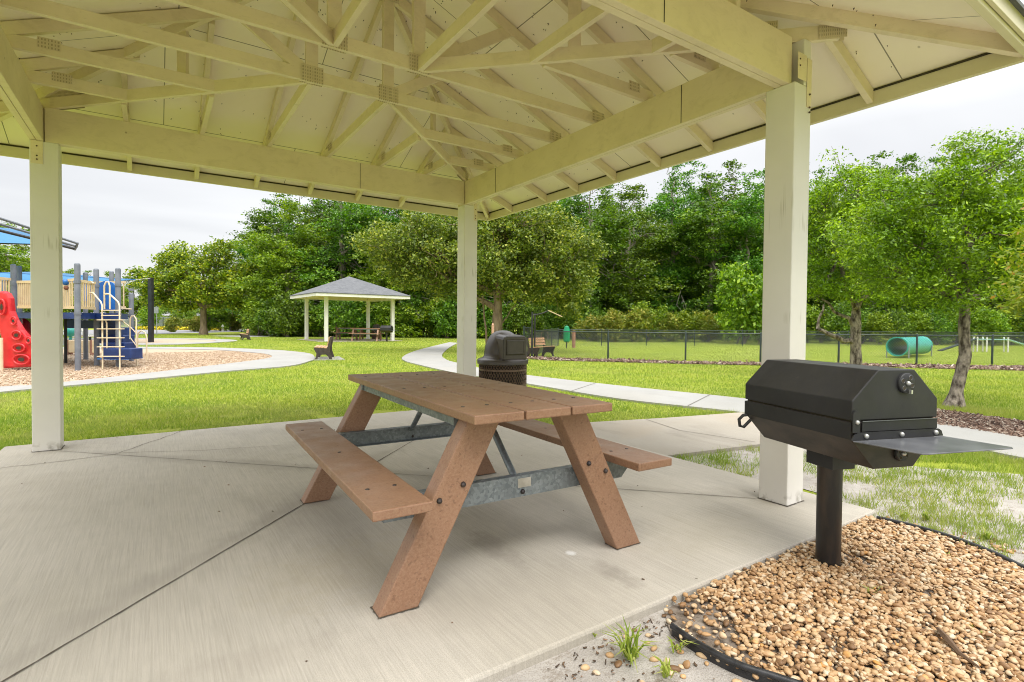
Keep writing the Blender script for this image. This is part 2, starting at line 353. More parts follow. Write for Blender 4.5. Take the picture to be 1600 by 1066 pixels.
def lawn_mat(name, g1, g2, dry, amt):
    m, t, b = newmat(name); v = objco(t)
    a = ramp(t, noise(t, 35, v, 5, 0.7), [(0.3, g1), (0.7, g2)])
    d = ramp(t, noise(t, 0.35, v, 5, 0.65), [(0.5, 0.0), (0.72, 1.0)])
    fine = ramp(t, noise(t, 5, v, 4, 0.7), [(0.42, 0.0), (0.62, 1.0)])
    col = mixc(t, mth(t, 'MULTIPLY', mth(t, 'MULTIPLY', d, fine), amt), a, dry)
    t.links.new(col, b.inputs['Base Color']); b.inputs['Roughness'].default_value = 0.95; b.inputs['Specular IOR Level'].default_value = 0.1
    bump(t, b, noise(t, 55, v, 4), 0.7, 0.04); return m
MT['lawn'] = lawn_mat('lawn_ground', (0.23, 0.28, 0.03), (0.33, 0.38, 0.05), (0.40, 0.36, 0.18), 0.6)
MT['lawn2'] = lawn_mat('dog_park_ground', (0.20, 0.26, 0.03), (0.30, 0.35, 0.05), (0.42, 0.38, 0.20), 0.8)
def sand_mat():
    m, t, b = newmat('grey_sand'); v = objco(t)
    a = ramp(t, noise(t, 3.5, v, 6, 0.7), [(0.3, (0.30, 0.275, 0.245)), (0.68, (0.47, 0.44, 0.40))])
    d = ramp(t, noise(t, 9, v, 8, 0.8), [(0.53, 0.0), (0.64, 1.0)])
    col = mixc(t, mth(t, 'MULTIPLY', d, 0.75), a, (0.16, 0.12, 0.08))
    s_ = ramp(t, noise(t, 180, v, 2), [(0.35, 0.5), (0.48, 0.0)]); col = mixc(t, s_, col, (0.18, 0.15, 0.12))
    t.links.new(col, b.inputs['Base Color']); b.inputs['Roughness'].default_value = 0.95
    bump(t, b, mth(t, 'ADD', noise(t, 14, v, 6, 0.7), mth(t, 'MULTIPLY', noise(t, 150, v, 2), 0.3)), 0.6, 0.02); return m
MT['sand'] = sand_mat()
MT['soil'] = pmat('dark_soil', (0.12, 0.09, 0.065), (0.27, 0.23, 0.19), 12, 0.95, 40, 0.6, 0.02)
MT['mulch_tan'] = pmat('tan_wood_mulch', (0.38, 0.27, 0.18), (0.54, 0.42, 0.30), 26, 0.95, 60, 0.8, 0.03, stretch=(1, 1.3, 1), lo=0.3, hi=0.66)
MT['mulch_brown'] = pmat('brown_bark_mulch', (0.12, 0.07, 0.05), (0.32, 0.20, 0.15), 22, 0.95, 50, 0.8, 0.03)
MT['asphalt'] = pmat('asphalt', (0.20, 0.20, 0.21), (0.26, 0.26, 0.27), 5, 0.9, 80, 0.3)
def plumber():
    m, t, b = newmat('brown_recycled_plastic'); v = objco(t)
    a = ramp(t, noise(t, 3.0, v, 4), [(0.3, (0.225, 0.118, 0.068)), (0.7, (0.290, 0.160, 0.098))])
    sp = ramp(t, noise(t, 110, v, 3, 0.8), [(0.40, 0.0), (0.62, 1.0)]); col = mixc(t, mth(t, 'MULTIPLY', sp, 0.45), a, (0.36, 0.23, 0.145))
    sk = ramp(t, noise(t, 70, v, 2), [(0.30, 0.5), (0.40, 0.0)]); col = mixc(t, sk, col, (0.13, 0.065, 0.04))
    scf = ramp(t, noise(t, 1.0, objco(t, (9, 34, 9), (0, 0, 0.5)), 6, 0.75, 1.2), [(0.58, 0.0), (0.64, 1.0)])
    col = mixc(t, mth(t, 'MULTIPLY', mth(t, 'MULTIPLY', scf, ramp(t, noise(t, 2.2, v, 3), [(0.48, 0.0), (0.6, 1.0)])), 0.34), col, (0.13, 0.07, 0.045))
    oi = t.nodes.new('ShaderNodeObjectInfo'); hs = t.nodes.new('ShaderNodeHueSaturation'); t.links.new(col, hs.inputs['Color']); t.links.new(mth(t, 'ADD', mth(t, 'MULTIPLY', oi.outputs['Random'], 0.34), 0.85), hs.inputs['Value']); col = hs.outputs[0]
    t.links.new(col, b.inputs['Base Color'])
    t.links.new(ramp(t, noise(t, 8, v, 5), [(0.3, 0.32), (0.7, 0.56)]), b.inputs['Roughness']); b.inputs['Specular IOR Level'].default_value = 0.45
    bump(t, b, noise(t, 130, v, 3), 0.22, 0.003); return m
MT['plastic'] = plumber()
def galv():
    m, t, b = newmat('galvanised_steel'); v = objco(t)
    vo = N(t, 'ShaderNodeTexVoronoi', Scale=75.0); t.links.new(v, vo.inputs['Vector'])
    s_ = t.nodes.new('ShaderNodeSeparateColor'); t.links.new(vo.outputs['Color'], s_.inputs[0])
    sp = ramp(t, s_.outputs[0], [(0.0, (0.15, 0.175, 0.19)), (1.0, (0.27, 0.30, 0.315))])
    col = mixc(t, ramp(t, noise(t, 6, v, 5), [(0.45, 0.0), (0.7, 0.6)]), sp, (0.12, 0.135, 0.145))
    t.links.new(col, b.inputs['Base Color']); b.inputs['Metallic'].default_value = 0.45; b.inputs['Roughness'].default_value = 0.5; return m
MT['galv'] = galv()
MT['bolt'] = pmat('dark_bolt', (0.04, 0.035, 0.035), (0.09, 0.07, 0.06), 20, 0.45, 20, 0, metal=0.6)
MT['zinc'] = pmat('zinc_bolt', (0.45, 0.45, 0.42), (0.6, 0.6, 0.58), 20, 0.35, 20, 0, metal=0.7)
def grillm():
    m, t, b = newmat('black_grill_paint'); v = objco(t)
    a = ramp(t, noise(t, 5, v, 5), [(0.3, (0.011, 0.011, 0.012)), (0.75, (0.024, 0.024, 0.026))])
    d = ramp(t, noise(t, 22, v, 8, 0.8), [(0.60, 0.0), (0.72, 1.0)]); col = mixc(t, mth(t, 'MULTIPLY', d, 0.35), a, (0.10, 0.085, 0.07))
    t.links.new(col, b.inputs['Base Color']); t.links.new(ramp(t, noise(t, 9, v, 6), [(0.3, 0.42), (0.7, 0.60)]), b.inputs['Roughness'])
    bump(t, b, noise(t, 160, v, 3), 0.12, 0.002); return m
MT['grill'] = grillm()
MT['grill_low'] = pmat('weathered_firebox', (0.020, 0.017, 0.015), (0.055, 0.042, 0.034), 7, 0.5, 120, 0.2, 0.002, stretch=(1, 1, 2.0))
MT['grill_post'] = pmat('rust_streaked_black_post', (0.012, 0.011, 0.011), (0.055, 0.036, 0.024), 16, 0.42, 70, 0.3, 0.003, stretch=(1, 1, 0.25), lo=0.42, hi=0.72)
MT['shelf'] = pmat('worn_black_shelf', (0.085, 0.088, 0.096), (0.14, 0.145, 0.155), 7, 0.30, 150, 0.1, 0.002)
MT['bin'] = pmat('brown_bin_plastic', (0.045, 0.036, 0.031), (0.066, 0.054, 0.047), 5, 0.34, 90, 0.1, 0.002)
MT['binmesh'] = pmat('brown_expanded_metal', (0.10, 0.06, 0.038), (0.15, 0.095, 0.06), 20, 0.5, 30, 0)
MT['binliner'] = pmat('dark_bin_liner', (0.012, 0.009, 0.007), (0.02, 0.015, 0.012), 20, 0.7, 30, 0)
MT['bark'] = pmat('bark', (0.045, 0.032, 0.022), (0.33, 0.28, 0.23), 16, 0.9, 30, 0.9, 0.03, stretch=(1, 1, 0.5), lo=0.38, hi=0.62)
MT['bark_oak'] = pmat('oak_bark', (0.17, 0.12, 0.075), (0.33, 0.25, 0.17), 7, 0.9, 24, 0.9, 0.04, stretch=(1, 1, 0.25))
MT['bark_pale'] = pmat('pale_bark', (0.16, 0.14, 0.11), (0.36, 0.32, 0.26), 4, 0.9, 24, 0.7, 0.03, stretch=(1, 1, 0.3))
LV = {}
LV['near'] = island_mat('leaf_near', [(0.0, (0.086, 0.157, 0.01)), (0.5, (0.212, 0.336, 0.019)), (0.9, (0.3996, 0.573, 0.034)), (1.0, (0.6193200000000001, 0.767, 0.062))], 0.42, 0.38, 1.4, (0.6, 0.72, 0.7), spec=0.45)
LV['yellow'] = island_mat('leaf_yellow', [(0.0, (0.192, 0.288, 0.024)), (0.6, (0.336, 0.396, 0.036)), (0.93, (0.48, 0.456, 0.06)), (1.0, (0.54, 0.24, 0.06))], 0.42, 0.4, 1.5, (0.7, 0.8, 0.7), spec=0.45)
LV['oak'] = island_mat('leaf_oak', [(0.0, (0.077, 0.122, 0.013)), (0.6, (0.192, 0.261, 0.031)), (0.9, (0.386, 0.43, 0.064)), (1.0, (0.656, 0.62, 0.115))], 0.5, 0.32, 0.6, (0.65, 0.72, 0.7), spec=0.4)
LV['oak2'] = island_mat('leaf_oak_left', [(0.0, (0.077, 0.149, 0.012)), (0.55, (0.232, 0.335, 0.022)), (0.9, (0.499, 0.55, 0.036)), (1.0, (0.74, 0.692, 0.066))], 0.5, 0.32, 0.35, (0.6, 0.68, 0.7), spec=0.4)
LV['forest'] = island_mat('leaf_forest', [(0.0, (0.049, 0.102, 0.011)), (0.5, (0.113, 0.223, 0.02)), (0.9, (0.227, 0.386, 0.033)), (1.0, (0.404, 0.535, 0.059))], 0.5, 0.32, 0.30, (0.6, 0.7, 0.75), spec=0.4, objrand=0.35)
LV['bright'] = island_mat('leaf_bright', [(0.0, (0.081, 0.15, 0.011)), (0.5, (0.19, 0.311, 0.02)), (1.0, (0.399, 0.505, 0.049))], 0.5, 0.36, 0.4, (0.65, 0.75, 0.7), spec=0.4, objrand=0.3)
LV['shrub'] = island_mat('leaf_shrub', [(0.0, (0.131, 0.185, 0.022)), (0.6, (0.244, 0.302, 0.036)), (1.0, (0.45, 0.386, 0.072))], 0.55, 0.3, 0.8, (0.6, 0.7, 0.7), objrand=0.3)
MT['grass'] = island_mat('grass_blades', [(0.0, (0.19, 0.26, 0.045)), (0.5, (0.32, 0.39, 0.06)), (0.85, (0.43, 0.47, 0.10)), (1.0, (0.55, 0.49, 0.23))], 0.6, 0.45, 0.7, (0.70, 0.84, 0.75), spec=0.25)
def grass_patches(m):                            # drier and greener areas across the lawn
    t = m.node_tree; b = [n for n in t.nodes if n.type == 'BSDF_PRINCIPLED'][0]; lk = b.inputs['Base Color'].links[0].from_socket; v = objco(t)
    p1 = ramp(t, noise(t, 0.42, v, 5, 0.7), [(0.50, 0.0), (0.68, 1.0)]); c = mixc(t, mth(t, 'MULTIPLY', p1, 0.5), lk, (0.46, 0.43, 0.19))
    p2 = ramp(t, noise(t, 0.9, objco(t, (1, 1, 1), (0, 0, 1.0)), 5, 0.7), [(0.52, 0.0), (0.66, 1.0)]); c = mixc(t, mth(t, 'MULTIPLY', p2, 0.45), c, (0.16, 0.27, 0.05))
    t.links.new(c, b.inputs['Base Color'])
    for n in t.nodes:
        if n.type == 'HUE_SAT': t.links.new(c, n.inputs['Color'])
grass_patches(MT['grass'])
MT['fencegreen'] = pmat('green_black_vinyl', (0.012, 0.024, 0.020), (0.022, 0.038, 0.032), 10, 0.45, 10, 0)
MT['fencegrey'] = pmat('grey_fence_wire', (0.06, 0.07, 0.075), (0.12, 0.13, 0.13), 10, 0.5, 10, 0, metal=0.3)

exec_order = []
# ------------------------------------------------------------------ ground and paving
def sheet(name, poly, z, mat, kind='structure', label=None, cat=None):
    mb = MB(); mb.add([(x, y, 0) for x, y in poly], [tuple(range(len(poly)))])
    o = mb.build(name, mat); o.location.z = z; o['kind'] = kind
    if o.data.polygons[0].normal.z < 0: o.data.flip_normals()
    if label: o['label'] = label
    if cat: o['category'] = cat
    return o
def slabpoly(name, poly, z1, th, mat, bev=0.0):
    a = sum(poly[i][0]*poly[(i+1) % len(poly)][1]-poly[(i+1) % len(poly)][0]*poly[i][1] for i in range(len(poly)))
    if a < 0: poly = poly[::-1]
    o = MB().prism(poly, z1-th, z1).build(name, mat, bevel=bev); o['kind'] = 'structure'; return o
def smooth_poly(pts, n=6, closed=False):
    P_ = [Vector((p[0], p[1], 0)) for p in pts]; out_ = []
    m = len(P_)
    for i in range(m if closed else m-1):
        p0 = P_[(i-1) % m] if (closed or i > 0) else P_[i]; p1 = P_[i]; p2 = P_[(i+1) % m]; p3 = P_[(i+2) % m] if (closed or i+2 < m) else P_[(i+1) % m]
        for k in range(n):
            t = k/n; q = 0.5*((2*p1)+(-p0+p2)*t+(2*p0-5*p1+4*p2-p3)*t*t+(-p0+3*p1-3*p2+p3)*t**3); out_.append((q.x, q.y))
    if not closed: out_.append((P_[-1].x, P_[-1].y))
    return out_
def inpoly(X, Y, poly):
    r = np.zeros(X.shape, bool); n = len(poly)
    for i in range(n):
        x1, y1 = poly[i]; x2, y2 = poly[(i+1) % n]
        c = ((y1 > Y) != (y2 > Y)) & (X < (x2-x1)*(Y-y1)/((y2-y1) if y2 != y1 else 1e-9)+x1); r ^= c
    return r
LG = -0.045
ground = sheet('ground', [(-600, -600), (600, -600), (600, 900), (-600, 900)], LG, MT['lawn'])
SLAB = [(-4.42, -4.56), (0.31, -4.56), (0.31, 0.31), (-4.42, 0.31)]
slabpoly('pavilion_slab', SLAB, 0.0, 0.14, MT['slab'], 0.012)
# walk B that winds to the far gazebo and runs past the grill
up = [G(1800, 717), G(1593, 680), G(1460, 659.5), G(1310, 640), G(1160.6, 621), G(964, 601), G(826, 585.4), G(760, 576), G(715, 566.4), G(697, 561), G(691, 553), G(703, 542), G(716, 535.5)]
lo = [G(702, 534.5), G(662.5, 544), G(640, 551), G(628, 558.5), G(634, 563.5), G(649, 567.7), G(689, 577), G(715, 582), G(770, 590.5), G(826, 598.5), G(964, 621), G(1155, 642), G(1400, 676), G(1600, 713), G(1800, 752)]
PATHB = smooth_poly(up, 5)+smooth_poly(lo, 5)
slabpoly('walk_path', PATHB, -0.012, 0.1, MT['path'])
LINK = [(0.315, -2.96), (0.315, -1.42), G(900, 660), G(1040, 652), G(1158, 643.5), G(1300, 663), G(1187, 693)]
slabpoly('link_path', LINK, -0.007, 0.1, MT['link'])
# playground ring walk and mulch
ring_out = [G(-260, 640), G(0, 611.6), G(48, 607), G(102, 602), G(240, 590), G(360, 578.6), G(452, 571), G(484, 563.5), G(491.9, 559), G(484, 552), G(452, 548), G(420, 546), G(330, 542.6), G(228, 541.6), G(90, 541.8), G(-120, 543)]
ring_in = [G(-120, 546.5), G(90, 544.8), G(228, 544.5), G(330, 546), G(384, 549.5), G(415, 552.5), G(425, 556), G(414, 560), G(360, 567), G(240, 581), G(102, 596), G(48, 601), G(0, 603.5), G(-260, 628)]
RO = smooth_poly(ring_out, 5); RI = smooth_poly(ring_in, 5)
slabpoly('playground_path', RO+RI, -0.008, 0.1, MT['path'])
MULCH = RI[:]
sheet('playground_mulch', MULCH, -0.03, MT['mulch_tan'])
# second play area, far
r2o = smooth_poly([G(-200, 541.2), G(228, 538.3), G(300, 536.8), G(345, 534.4), G(371, 532), G(345, 529.8), G(228, 528.0), G(-200, 527.6)], 4)
r2i = smooth_poly([G(-200, 529.2), G(228, 529.2), G(310, 530.2), G(338, 531.9), G(318, 534.0), G(228, 536.3), G(-200, 539.2)], 4)
slabpoly('far_play_path', r2o+r2i, -0.008, 0.1, MT['path'])
sheet('far_play_mulch', r2i, -0.03, MT['mulch_tan'])
# road beyond the oak and its kerb
road = [G(-400, 515.0), G(185, 515.2), G(300, 514.9), G(405, 514.4), G(470, 515.6), G(405, 517.6), G(300, 520.0), G(185, 522.8), G(-400, 524.5)]
sheet('road', road, -0.025, MT['asphalt'])
slabpoly('far_walk_path', [G(330, 524.6), G(400, 523.2), G(440, 523.6), G(430, 525.4), G(380, 526.4)], -0.01, 0.1, MT['path'])
# dog park grass is paler; mulch line under the front fence
DOG = [G(835, 556), G(1000, 559.5), G(1188, 563.8), G(1432, 566.5), G(1750, 567), G(1750, 534), G(1400, 536), G(1000, 535.5), G(870, 535)]
sheet('dog_park_ground', DOG, LG+0.004, MT['lawn2'])
strip = smooth_poly([G(815, 553), G(840, 557.5), G(950, 561), G(1071, 564), G(1188, 566), G(1330, 567.5), G(1432, 569), G(1550, 571), G(1750, 574)], 4)
strip2 = smooth_poly([G(1750, 582), G(1550, 576.5), G(1432, 573.5), G(1330, 571), G(1188, 569.2), G(1071, 567), G(950, 564), G(845, 561.0), G(812, 557)], 4)
STRIP = strip+strip2
sheet('fence_mulch', STRIP, LG+0.009, MT['mulch_brown'])
BED = smooth_poly([G(1425, 640), G(1462, 637.5), G(1520, 645), G(1600, 655.5), G(1850, 690), G(1850, 723), G(1600, 682), G(1465, 661.5), G(1400, 655)], 4)
sheet('tree_bed_mulch', BED, LG+0.012, MT['mulch_brown'])
# sandy ground round the slab
SAND = smooth_poly([(-6.5, -4.0), (-5.0, -4.3), (-4.4, -4.4), (0.2, -4.4), (0.1, -3.2), (0.12, -2.8), (0.9, -2.85), (1.5, -3.05), (2.0, -3.6), (1.9, -4.2), (2.4, -4.9), (2.2, -5.8), (1.0, -7.5), (-3, -8.5), (-6.5, -7.5)], 5, True)
sheet('sandy_ground', SAND, LG+0.005, MT['sand'])
WORN = smooth_poly([(-1.9, 0.28), (-1.3, 0.42), (-0.9, 0.36), (-0.3, 0.33), (0.3, 0.48), (0.5, 0.2), (0.42, -0.9), (0.34, -1.4), (0.25, -1.4), (0.25, 0.28)], 5, True)
sheet('worn_soil_edge', WORN, LG+0.007, MT['sand'])
EDG_L = [G(1050, 983, LG+.03), G(1092, 1012, LG+.03), G(1150, 1042, LG+.03), G(1212, 1063, LG+.03), (-1.50, -5.45), (-1.15, -5.73), (-.75, -5.84)]
EDG_R = [G(1370, 808), G(1430, 822), G(1485, 838), G(1550, 862), G(1605, 888), (-.12, -5.58), (-.45, -5.80)]
GRAVEL = smooth_poly([(-1.62, -4.57)]+EDG_L+EDG_R[::-1]+[(.16, -4.57)], 5)
sheet('gravel_bed_soil', GRAVEL, LG+0.011, MT['soil'])
# joints and cracks in the slab: thin recessed-looking dirt lines
def crackline(name, pts, w, z, wob=0.0, mat=None):
    mb = MB(); P_ = []
    for i in range(len(pts)-1):
        a = np.array(pts[i]); b = np.array(pts[i+1]); n = max(2, int(np.linalg.norm(b-a)/0.05))
        for k in range(n): P_.append(a+(b-a)*k/n+rng.normal(0, wob, 2))
    P_.append(np.array(pts[-1])); vs = []
    for i, p in enumerate(P_):
        d = P_[min(i+1, len(P_)-1)]-P_[max(i-1, 0)]; d = d/(np.linalg.norm(d)+1e-9); n = np.array([-d[1], d[0]])*w/2*(0.7+0.6*rnd.random() if wob else 1)
        vs += [(p[0]-n[0], p[1]-n[1], 0), (p[0]+n[0], p[1]+n[1], 0)]
    mb.add(vs, [(2*i, 2*i+2, 2*i+3, 2*i+1) for i in range(len(P_)-1)])
    o = mb.build(name, mat or MT['joint']); o.location.z = z; o['kind'] = 'structure'
    if o.data.polygons[0].normal.z < 0: o.data.flip_normals()
crackline('slab_joint', [(-4.42, -4.50), (-4.0, -4.08), (-2.59, -2.63), (-2.05, -2.09), (0.0, 0.0)], 0.007, 0.003, 0.0008)
crackline('slab_joint', [(-4.1, -0.05), (-2.2, -1.95), (-0.74, -3.41), (-0.12, -4.04)], 0.005, 0.0034, 0.0008)
crackline('slab_crack', [(-4.42, -0.72), (-4.29, -0.6), (-3.9, -0.58), (-3.6, -0.53), (-3.41, -0.23), (-3.2, 0.1), (-3.1, 0.30)], 0.006, 0.0036, 0.006)
crackline('slab_crack', [(-3.55, -0.5), (-3.0, -0.75), (-2.4, -0.9)], 0.004, 0.0038, 0.004, MT['joint'])
crackline('walk_joint', [G(1010, 655), G(1062, 672), G(1180, 690)], 0.008, -0.003)
for a, b_ in (((1053, 608), (1020, 628)), ((1185, 633), (1140, 640)), ((900, 597), (858, 604))): pass
crackline('walk_joint', [G(1110, 615.5), G(1075, 633)], 0.012, -0.008)
crackline('walk_joint', [G(930, 598), G(890, 611)], 0.012, -0.008)

# ------------------------------------------------------------------ pavilion we stand beside
PC = (-2.045, -2.068)
X0, X1, Y0, Y1 = -4.087, 0.0, -4.137, 0.0
TB, TT = 2.597, 2.885
pav = empty('picnic_pavilion', (PC[0], PC[1], 0), 0, 'large cream painted open timber pavilion overhead with exposed roof trusses, sheltering the brown picnic table', 'pavilion')
def L(x, y, z=0): return (x-PC[0], y-PC[1], z)
hw = 0.0932
for px_, py_, sx_, sy_ in ((X1, Y1, 1, 1), (X0, Y1, 0, 1), (X1, Y0, 1, 1), (X0, Y0, 0, 0)):
    mb = MB(); c = L(px_, py_)
    mb.box((0, 0, TB/2), (2*hw, 2*hw, TB))
    # notched tongue beside the beams
    if (px_, py_) == (X1, Y0): mb.box((0.050, 0, (TB+TT)/2+0.0005), (0.084, 2*hw-0.004, TT-TB-0.001))
    elif (px_, py_) == (X1, Y1): mb.box((0.050, 0.050, (TB+TT)/2), (0.084, 0.084, TT-TB-0.001))
    elif (px_, py_) == (X0, Y1): mb.box((0.045, 0.050, (TB+TT)/2), (0.09, 0.084, TT-TB-0.001))
    else: mb.box((0.045, 0.045, (TB+TT)/2), (0.08, 0.08, TT-TB-0.001))
    p = mb.build('post', MT['post'], pav, bevel=0.006); p.location = (c[0], c[1], 0)
    mb = MB()                                       # painted strap plates with bolts
    if (px_, py_) == (X1, Y0): mb.box((0.062, -hw-0.0025, 2.62), (0.052, 0.005, 0.30)); mb.box((-0.02, -hw-0.002, 2.70), (0.10, 0.004, 0.16))
    elif (px_, py_) == (X0, Y1): mb.box((-0.045, -hw-0.004, 2.50), (0.078, 0.008, 0.19))
    elif (px_, py_) == (X1, Y1): mb.box((0.065, -hw-0.0025, 2.52), (0.05, 0.005, 0.22))
    else: mb.box((0, hw+0.003, 2.5), (0.08, 0.005, 0.2))
    st = mb.build('strap', MT['wood'], pav, bevel=0.002); st.location = (c[0], c[1], 0)
    bb = MB()
    for z in (2.44, 2.47, 2.55): bb.ball((0.062 if px_ == X1 else -0.045, -hw-0.008 if (px_, py_) != (X0, Y0) else hw+0.006, z), 0.007, 6)
    for z in (2.70, 2.74): bb.ball((-0.05, -hw-0.005, z), 0.006, 6)
    bo = bb.build('bolt_heads', MT['nail'], st); bo['kind'] = 'stuff'
def beam(p0, p1, nm='beam'):
    mb = MB(); d = Vector(p1)-Vector(p0); h = Vector((-d.y, d.x, 0)).normalized()
    for s_ in (-1, 1):
        a = Vector(p0)+h*s_*0.0232; b = Vector(p1)+h*s_*0.0232
        mb.bar(a, b, 0.043, TT-TB)
    return mb.build(nm, MT['wood'], pav, bevel=0.003)
zm = (TB+TT)/2
beam(L(-4.083, -0.046, zm), L(-0.098, -0.046, zm))
beam(L(-0.046, -4.093, zm), L(-0.046, 0.0925, zm))
beam(L(-4.083, -4.146, zm), L(-0.062, -4.146, zm))
beam(L(-4.135, -4.19, zm), L(-4.135, 0.0, zm))
SL = 0.4167
def zr(o): return 2.968-SL*o            # underside of the rafters, o = plan distance outside the beam line
ZC = TT+0.001
YS = [-.63, -1.23, -1.84, -2.44, -3.02, -3.62]; XS = [-.60, -1.18, -1.76, -2.35, -2.94, -3.53]
OV = 0.772; DV = 0.090
OVF = 0.93; SLF = SL*(2.068+OV)/(2.068+OVF)       # the front eave reaches a little further out
def rafter(mb, p_out, d_in, ln, w=0.041):      # p_out: eave end (x,y); d_in unit inward; ln plan length
    sl_ = SLF if d_in[1] > 0.5 else SL
    a = (p_out[0], p_out[1], zr(OV)); b = (p_out[0]+d_in[0]*ln, p_out[1]+d_in[1]*ln, zr(OV)+sl_*ln)
    mb.plumb(L(*a), L(*b), w, DV)
def chord(mb, a, b, w=0.037, z=None):
    z = ZC if z is None else z; mb.plumb(L(a[0], a[1], z), L(b[0], b[1], z), w, 0.089)
def nplate(c, ax, w, h, parent, off):         # toothed connector plate: thin sheet with rows of pressed teeth
    mb = MB(); n = Vector((-ax[1], ax[0], 0))
    for s_ in (-1, 1):
        o = Vector(c)+n*s_*off
        mb.bar(o-Vector(ax)*w/2, o+Vector(ax)*w/2, 0.0016, h)
        k = int(w/0.012)
        for i in range(k):
            q = o+Vector(ax)*(-w/2+(i+.5)*w/k)+n*s_*0.0022
            mb.bar(q-Vector((0, 0, h*0.46)), q+Vector((0, 0, h*0.46)), 0.003, 0.003)
    return mb.build('connector_plate', MT['plate'], parent)
for gi, y in enumerate((YS[2], YS[3])):         # the two flat-topped girder trusses
    mb = MB(); chord(mb, (-4.13, y), (-0.0, y))
    rafter(mb, (X1+OV, y), (-1, 0), OV-XS[2]-0.0); rafter(mb, (X0-OV, y), (1, 0), OV+(XS[3]-X0))
    zt = zr(XS[2]); mb.plumb(L(XS[3], y, zt-0.0), L(XS[2], y, zt-0.0), 0.038, DV)
    for x in (XS[2], XS[3]): mb.bar(L(x, y, ZC+0.05), L(x, y, zt+0.04), 0.035, 0.089, (0, 1, 0)) if False else mb.box(L(x, y, (ZC+0.06+zt+0.03)/2), (0.089, 0.034, zt-ZC-0.03))
    for xa, xb in ((XS[2]+0.03, -0.98), (XS[3]-0.03, -3.11)):
        o_ = xb if xb > -2 else X0-xb
        mb.bar(L(xa, y, ZC+0.06), L(xb, y, zr(o_)+0.045), 0.033, 0.085)
    t = mb.build('girder_truss', MT['wood'], pav, bevel=0.002)
    for x, z, w_, h_ in ((XS[2], ZC+0.055, 0.16, 0.12), (XS[3], ZC+0.055, 0.16, 0.12), (XS[2]-0.0, zt+0.03, 0.16, 0.1), (XS[3], zt+0.03, 0.16, 0.1), (-0.06, ZC+0.06, 0.14, 0.08)):
        nplate(L(x, y, z), (1, 0, 0), w_, h_, t, 0.0222)
def jack(a, b, out, d):                          # chord from beam point a to inner point b; rafter from the eave inward
    mb = MB(); chord(mb, a, b)
    ln = (OVF if d[1] > 0.5 else OV)+math.hypot(b[0]-a[0], b[1]-a[1])+0.03
    rafter(mb, out, d, ln)
    # small wedge block where chord and rafter meet on the beam
    t = mb.build('jack_truss', MT['wood'], pav, bevel=0.002)
    q = Vector(L(a[0]+d[0]*0.22, a[1]+d[1]*0.22, ZC+0.075)); nplate(q, (d[0], d[1], 0), 0.12, 0.07, t, 0.0222)
    return t
for i in (0, 1):                                 # right and left sides, back half then front half
    y = YS[i]; jack((0, y), (y+0.03, y), (X1+OV, y), (-1, 0)); jack((X0-0.04, y), (X0-y-0.03, y), (X0-OV, y), (1, 0))
    y = YS[5-i]; o_ = Y0-y; jack((0, y), (o_+0.03, y), (X1+OV, y), (-1, 0)); jack((X0-0.04, y), (X0-o_-0.03, y), (X0-OV, y), (1, 0))
for i, x in enumerate(XS):                       # back and front
    inn = {0: x, 1: x, 2: YS[2]+.02, 3: YS[2]+.02, 4: X0-x, 5: X0-x}[i]
    jack((x, 0), (x, inn-(-.03) if i in (0, 1, 4, 5) else inn), (x, Y1+OV), (0, -1))
    inn2 = {0: Y0-x, 1: Y0-x, 2: YS[3]-.02, 3: YS[3]-.02, 4: Y0+(x-X0), 5: Y0+(x-X0)}[i]
    jack((x, Y0-0.04), (x, inn2-.03 if i in (0, 1, 4, 5) else inn2), (x, Y0-OVF), (0, 1))
for cx_, cy_, jx, jy, sx_, sy_ in ((X1, Y1, XS[2], YS[2], 1, 1), (X0, Y1, XS[3], YS[2], -1, 1), (X1, Y0, XS[2], YS[3], 1, -1), (X0, Y0, XS[3], YS[3], -1, -1)):
    mb = MB(); chord(mb, (cx_+sx_*0.20, cy_+sy_*0.20), (jx, jy), 0.034, ZC-0.0015)
    a = (cx_+sx_*OV, cy_+sy_*(OV if sy_ > 0 else OVF), zr(OV)); b = (jx, jy, zr(-1.78)); mb.plumb(L(*a), L(*b), 0.044, DV+0.004)
    mxx = cx_+(jx-cx_)*0.55; myy = cy_+(jy-cy_)*0.55; zt = zr(-abs(mxx-cx_))
    mb.bar(L(mxx, myy, ZC+0.03), L(mxx, myy, zt+0.03), 0.032, 0.085, (sx_, sy_, 0))
    b2_ = (PC[0]+sx_*0.03, PC[1]+sy_*0.03, zr(-2.03)); mb.plumb(L(*b), L(*b2_), 0.044, DV)
    t = mb.build('hip_truss', MT['wood'], pav, bevel=0.002)
    dd_ = Vector((sx_, sy_, 0)).normalized(); q = Vector(L(cx_-sx_*0.16, cy_-sy_*0.16, ZC+0.07)); nplate(q, dd_, 0.3, 0.14, t, 0.0235); nplate(Vector(L(cx_+sx_*0.17, cy_+sy_*0.17, ZC+0.045)), dd_, 0.16, 0.085, t, 0.0235)
for yy in (Y0-0.145, Y1+0.145):                  # short tails just outside the corner posts
    for s_ in (1, -1):
        mb = MB(); rafter(mb, ((X1+OV) if s_ > 0 else (X0-OV), yy), (-s_, 0), OV-0.17); mb.build('tail_rafter', MT['wood'], pav, bevel=0.002)
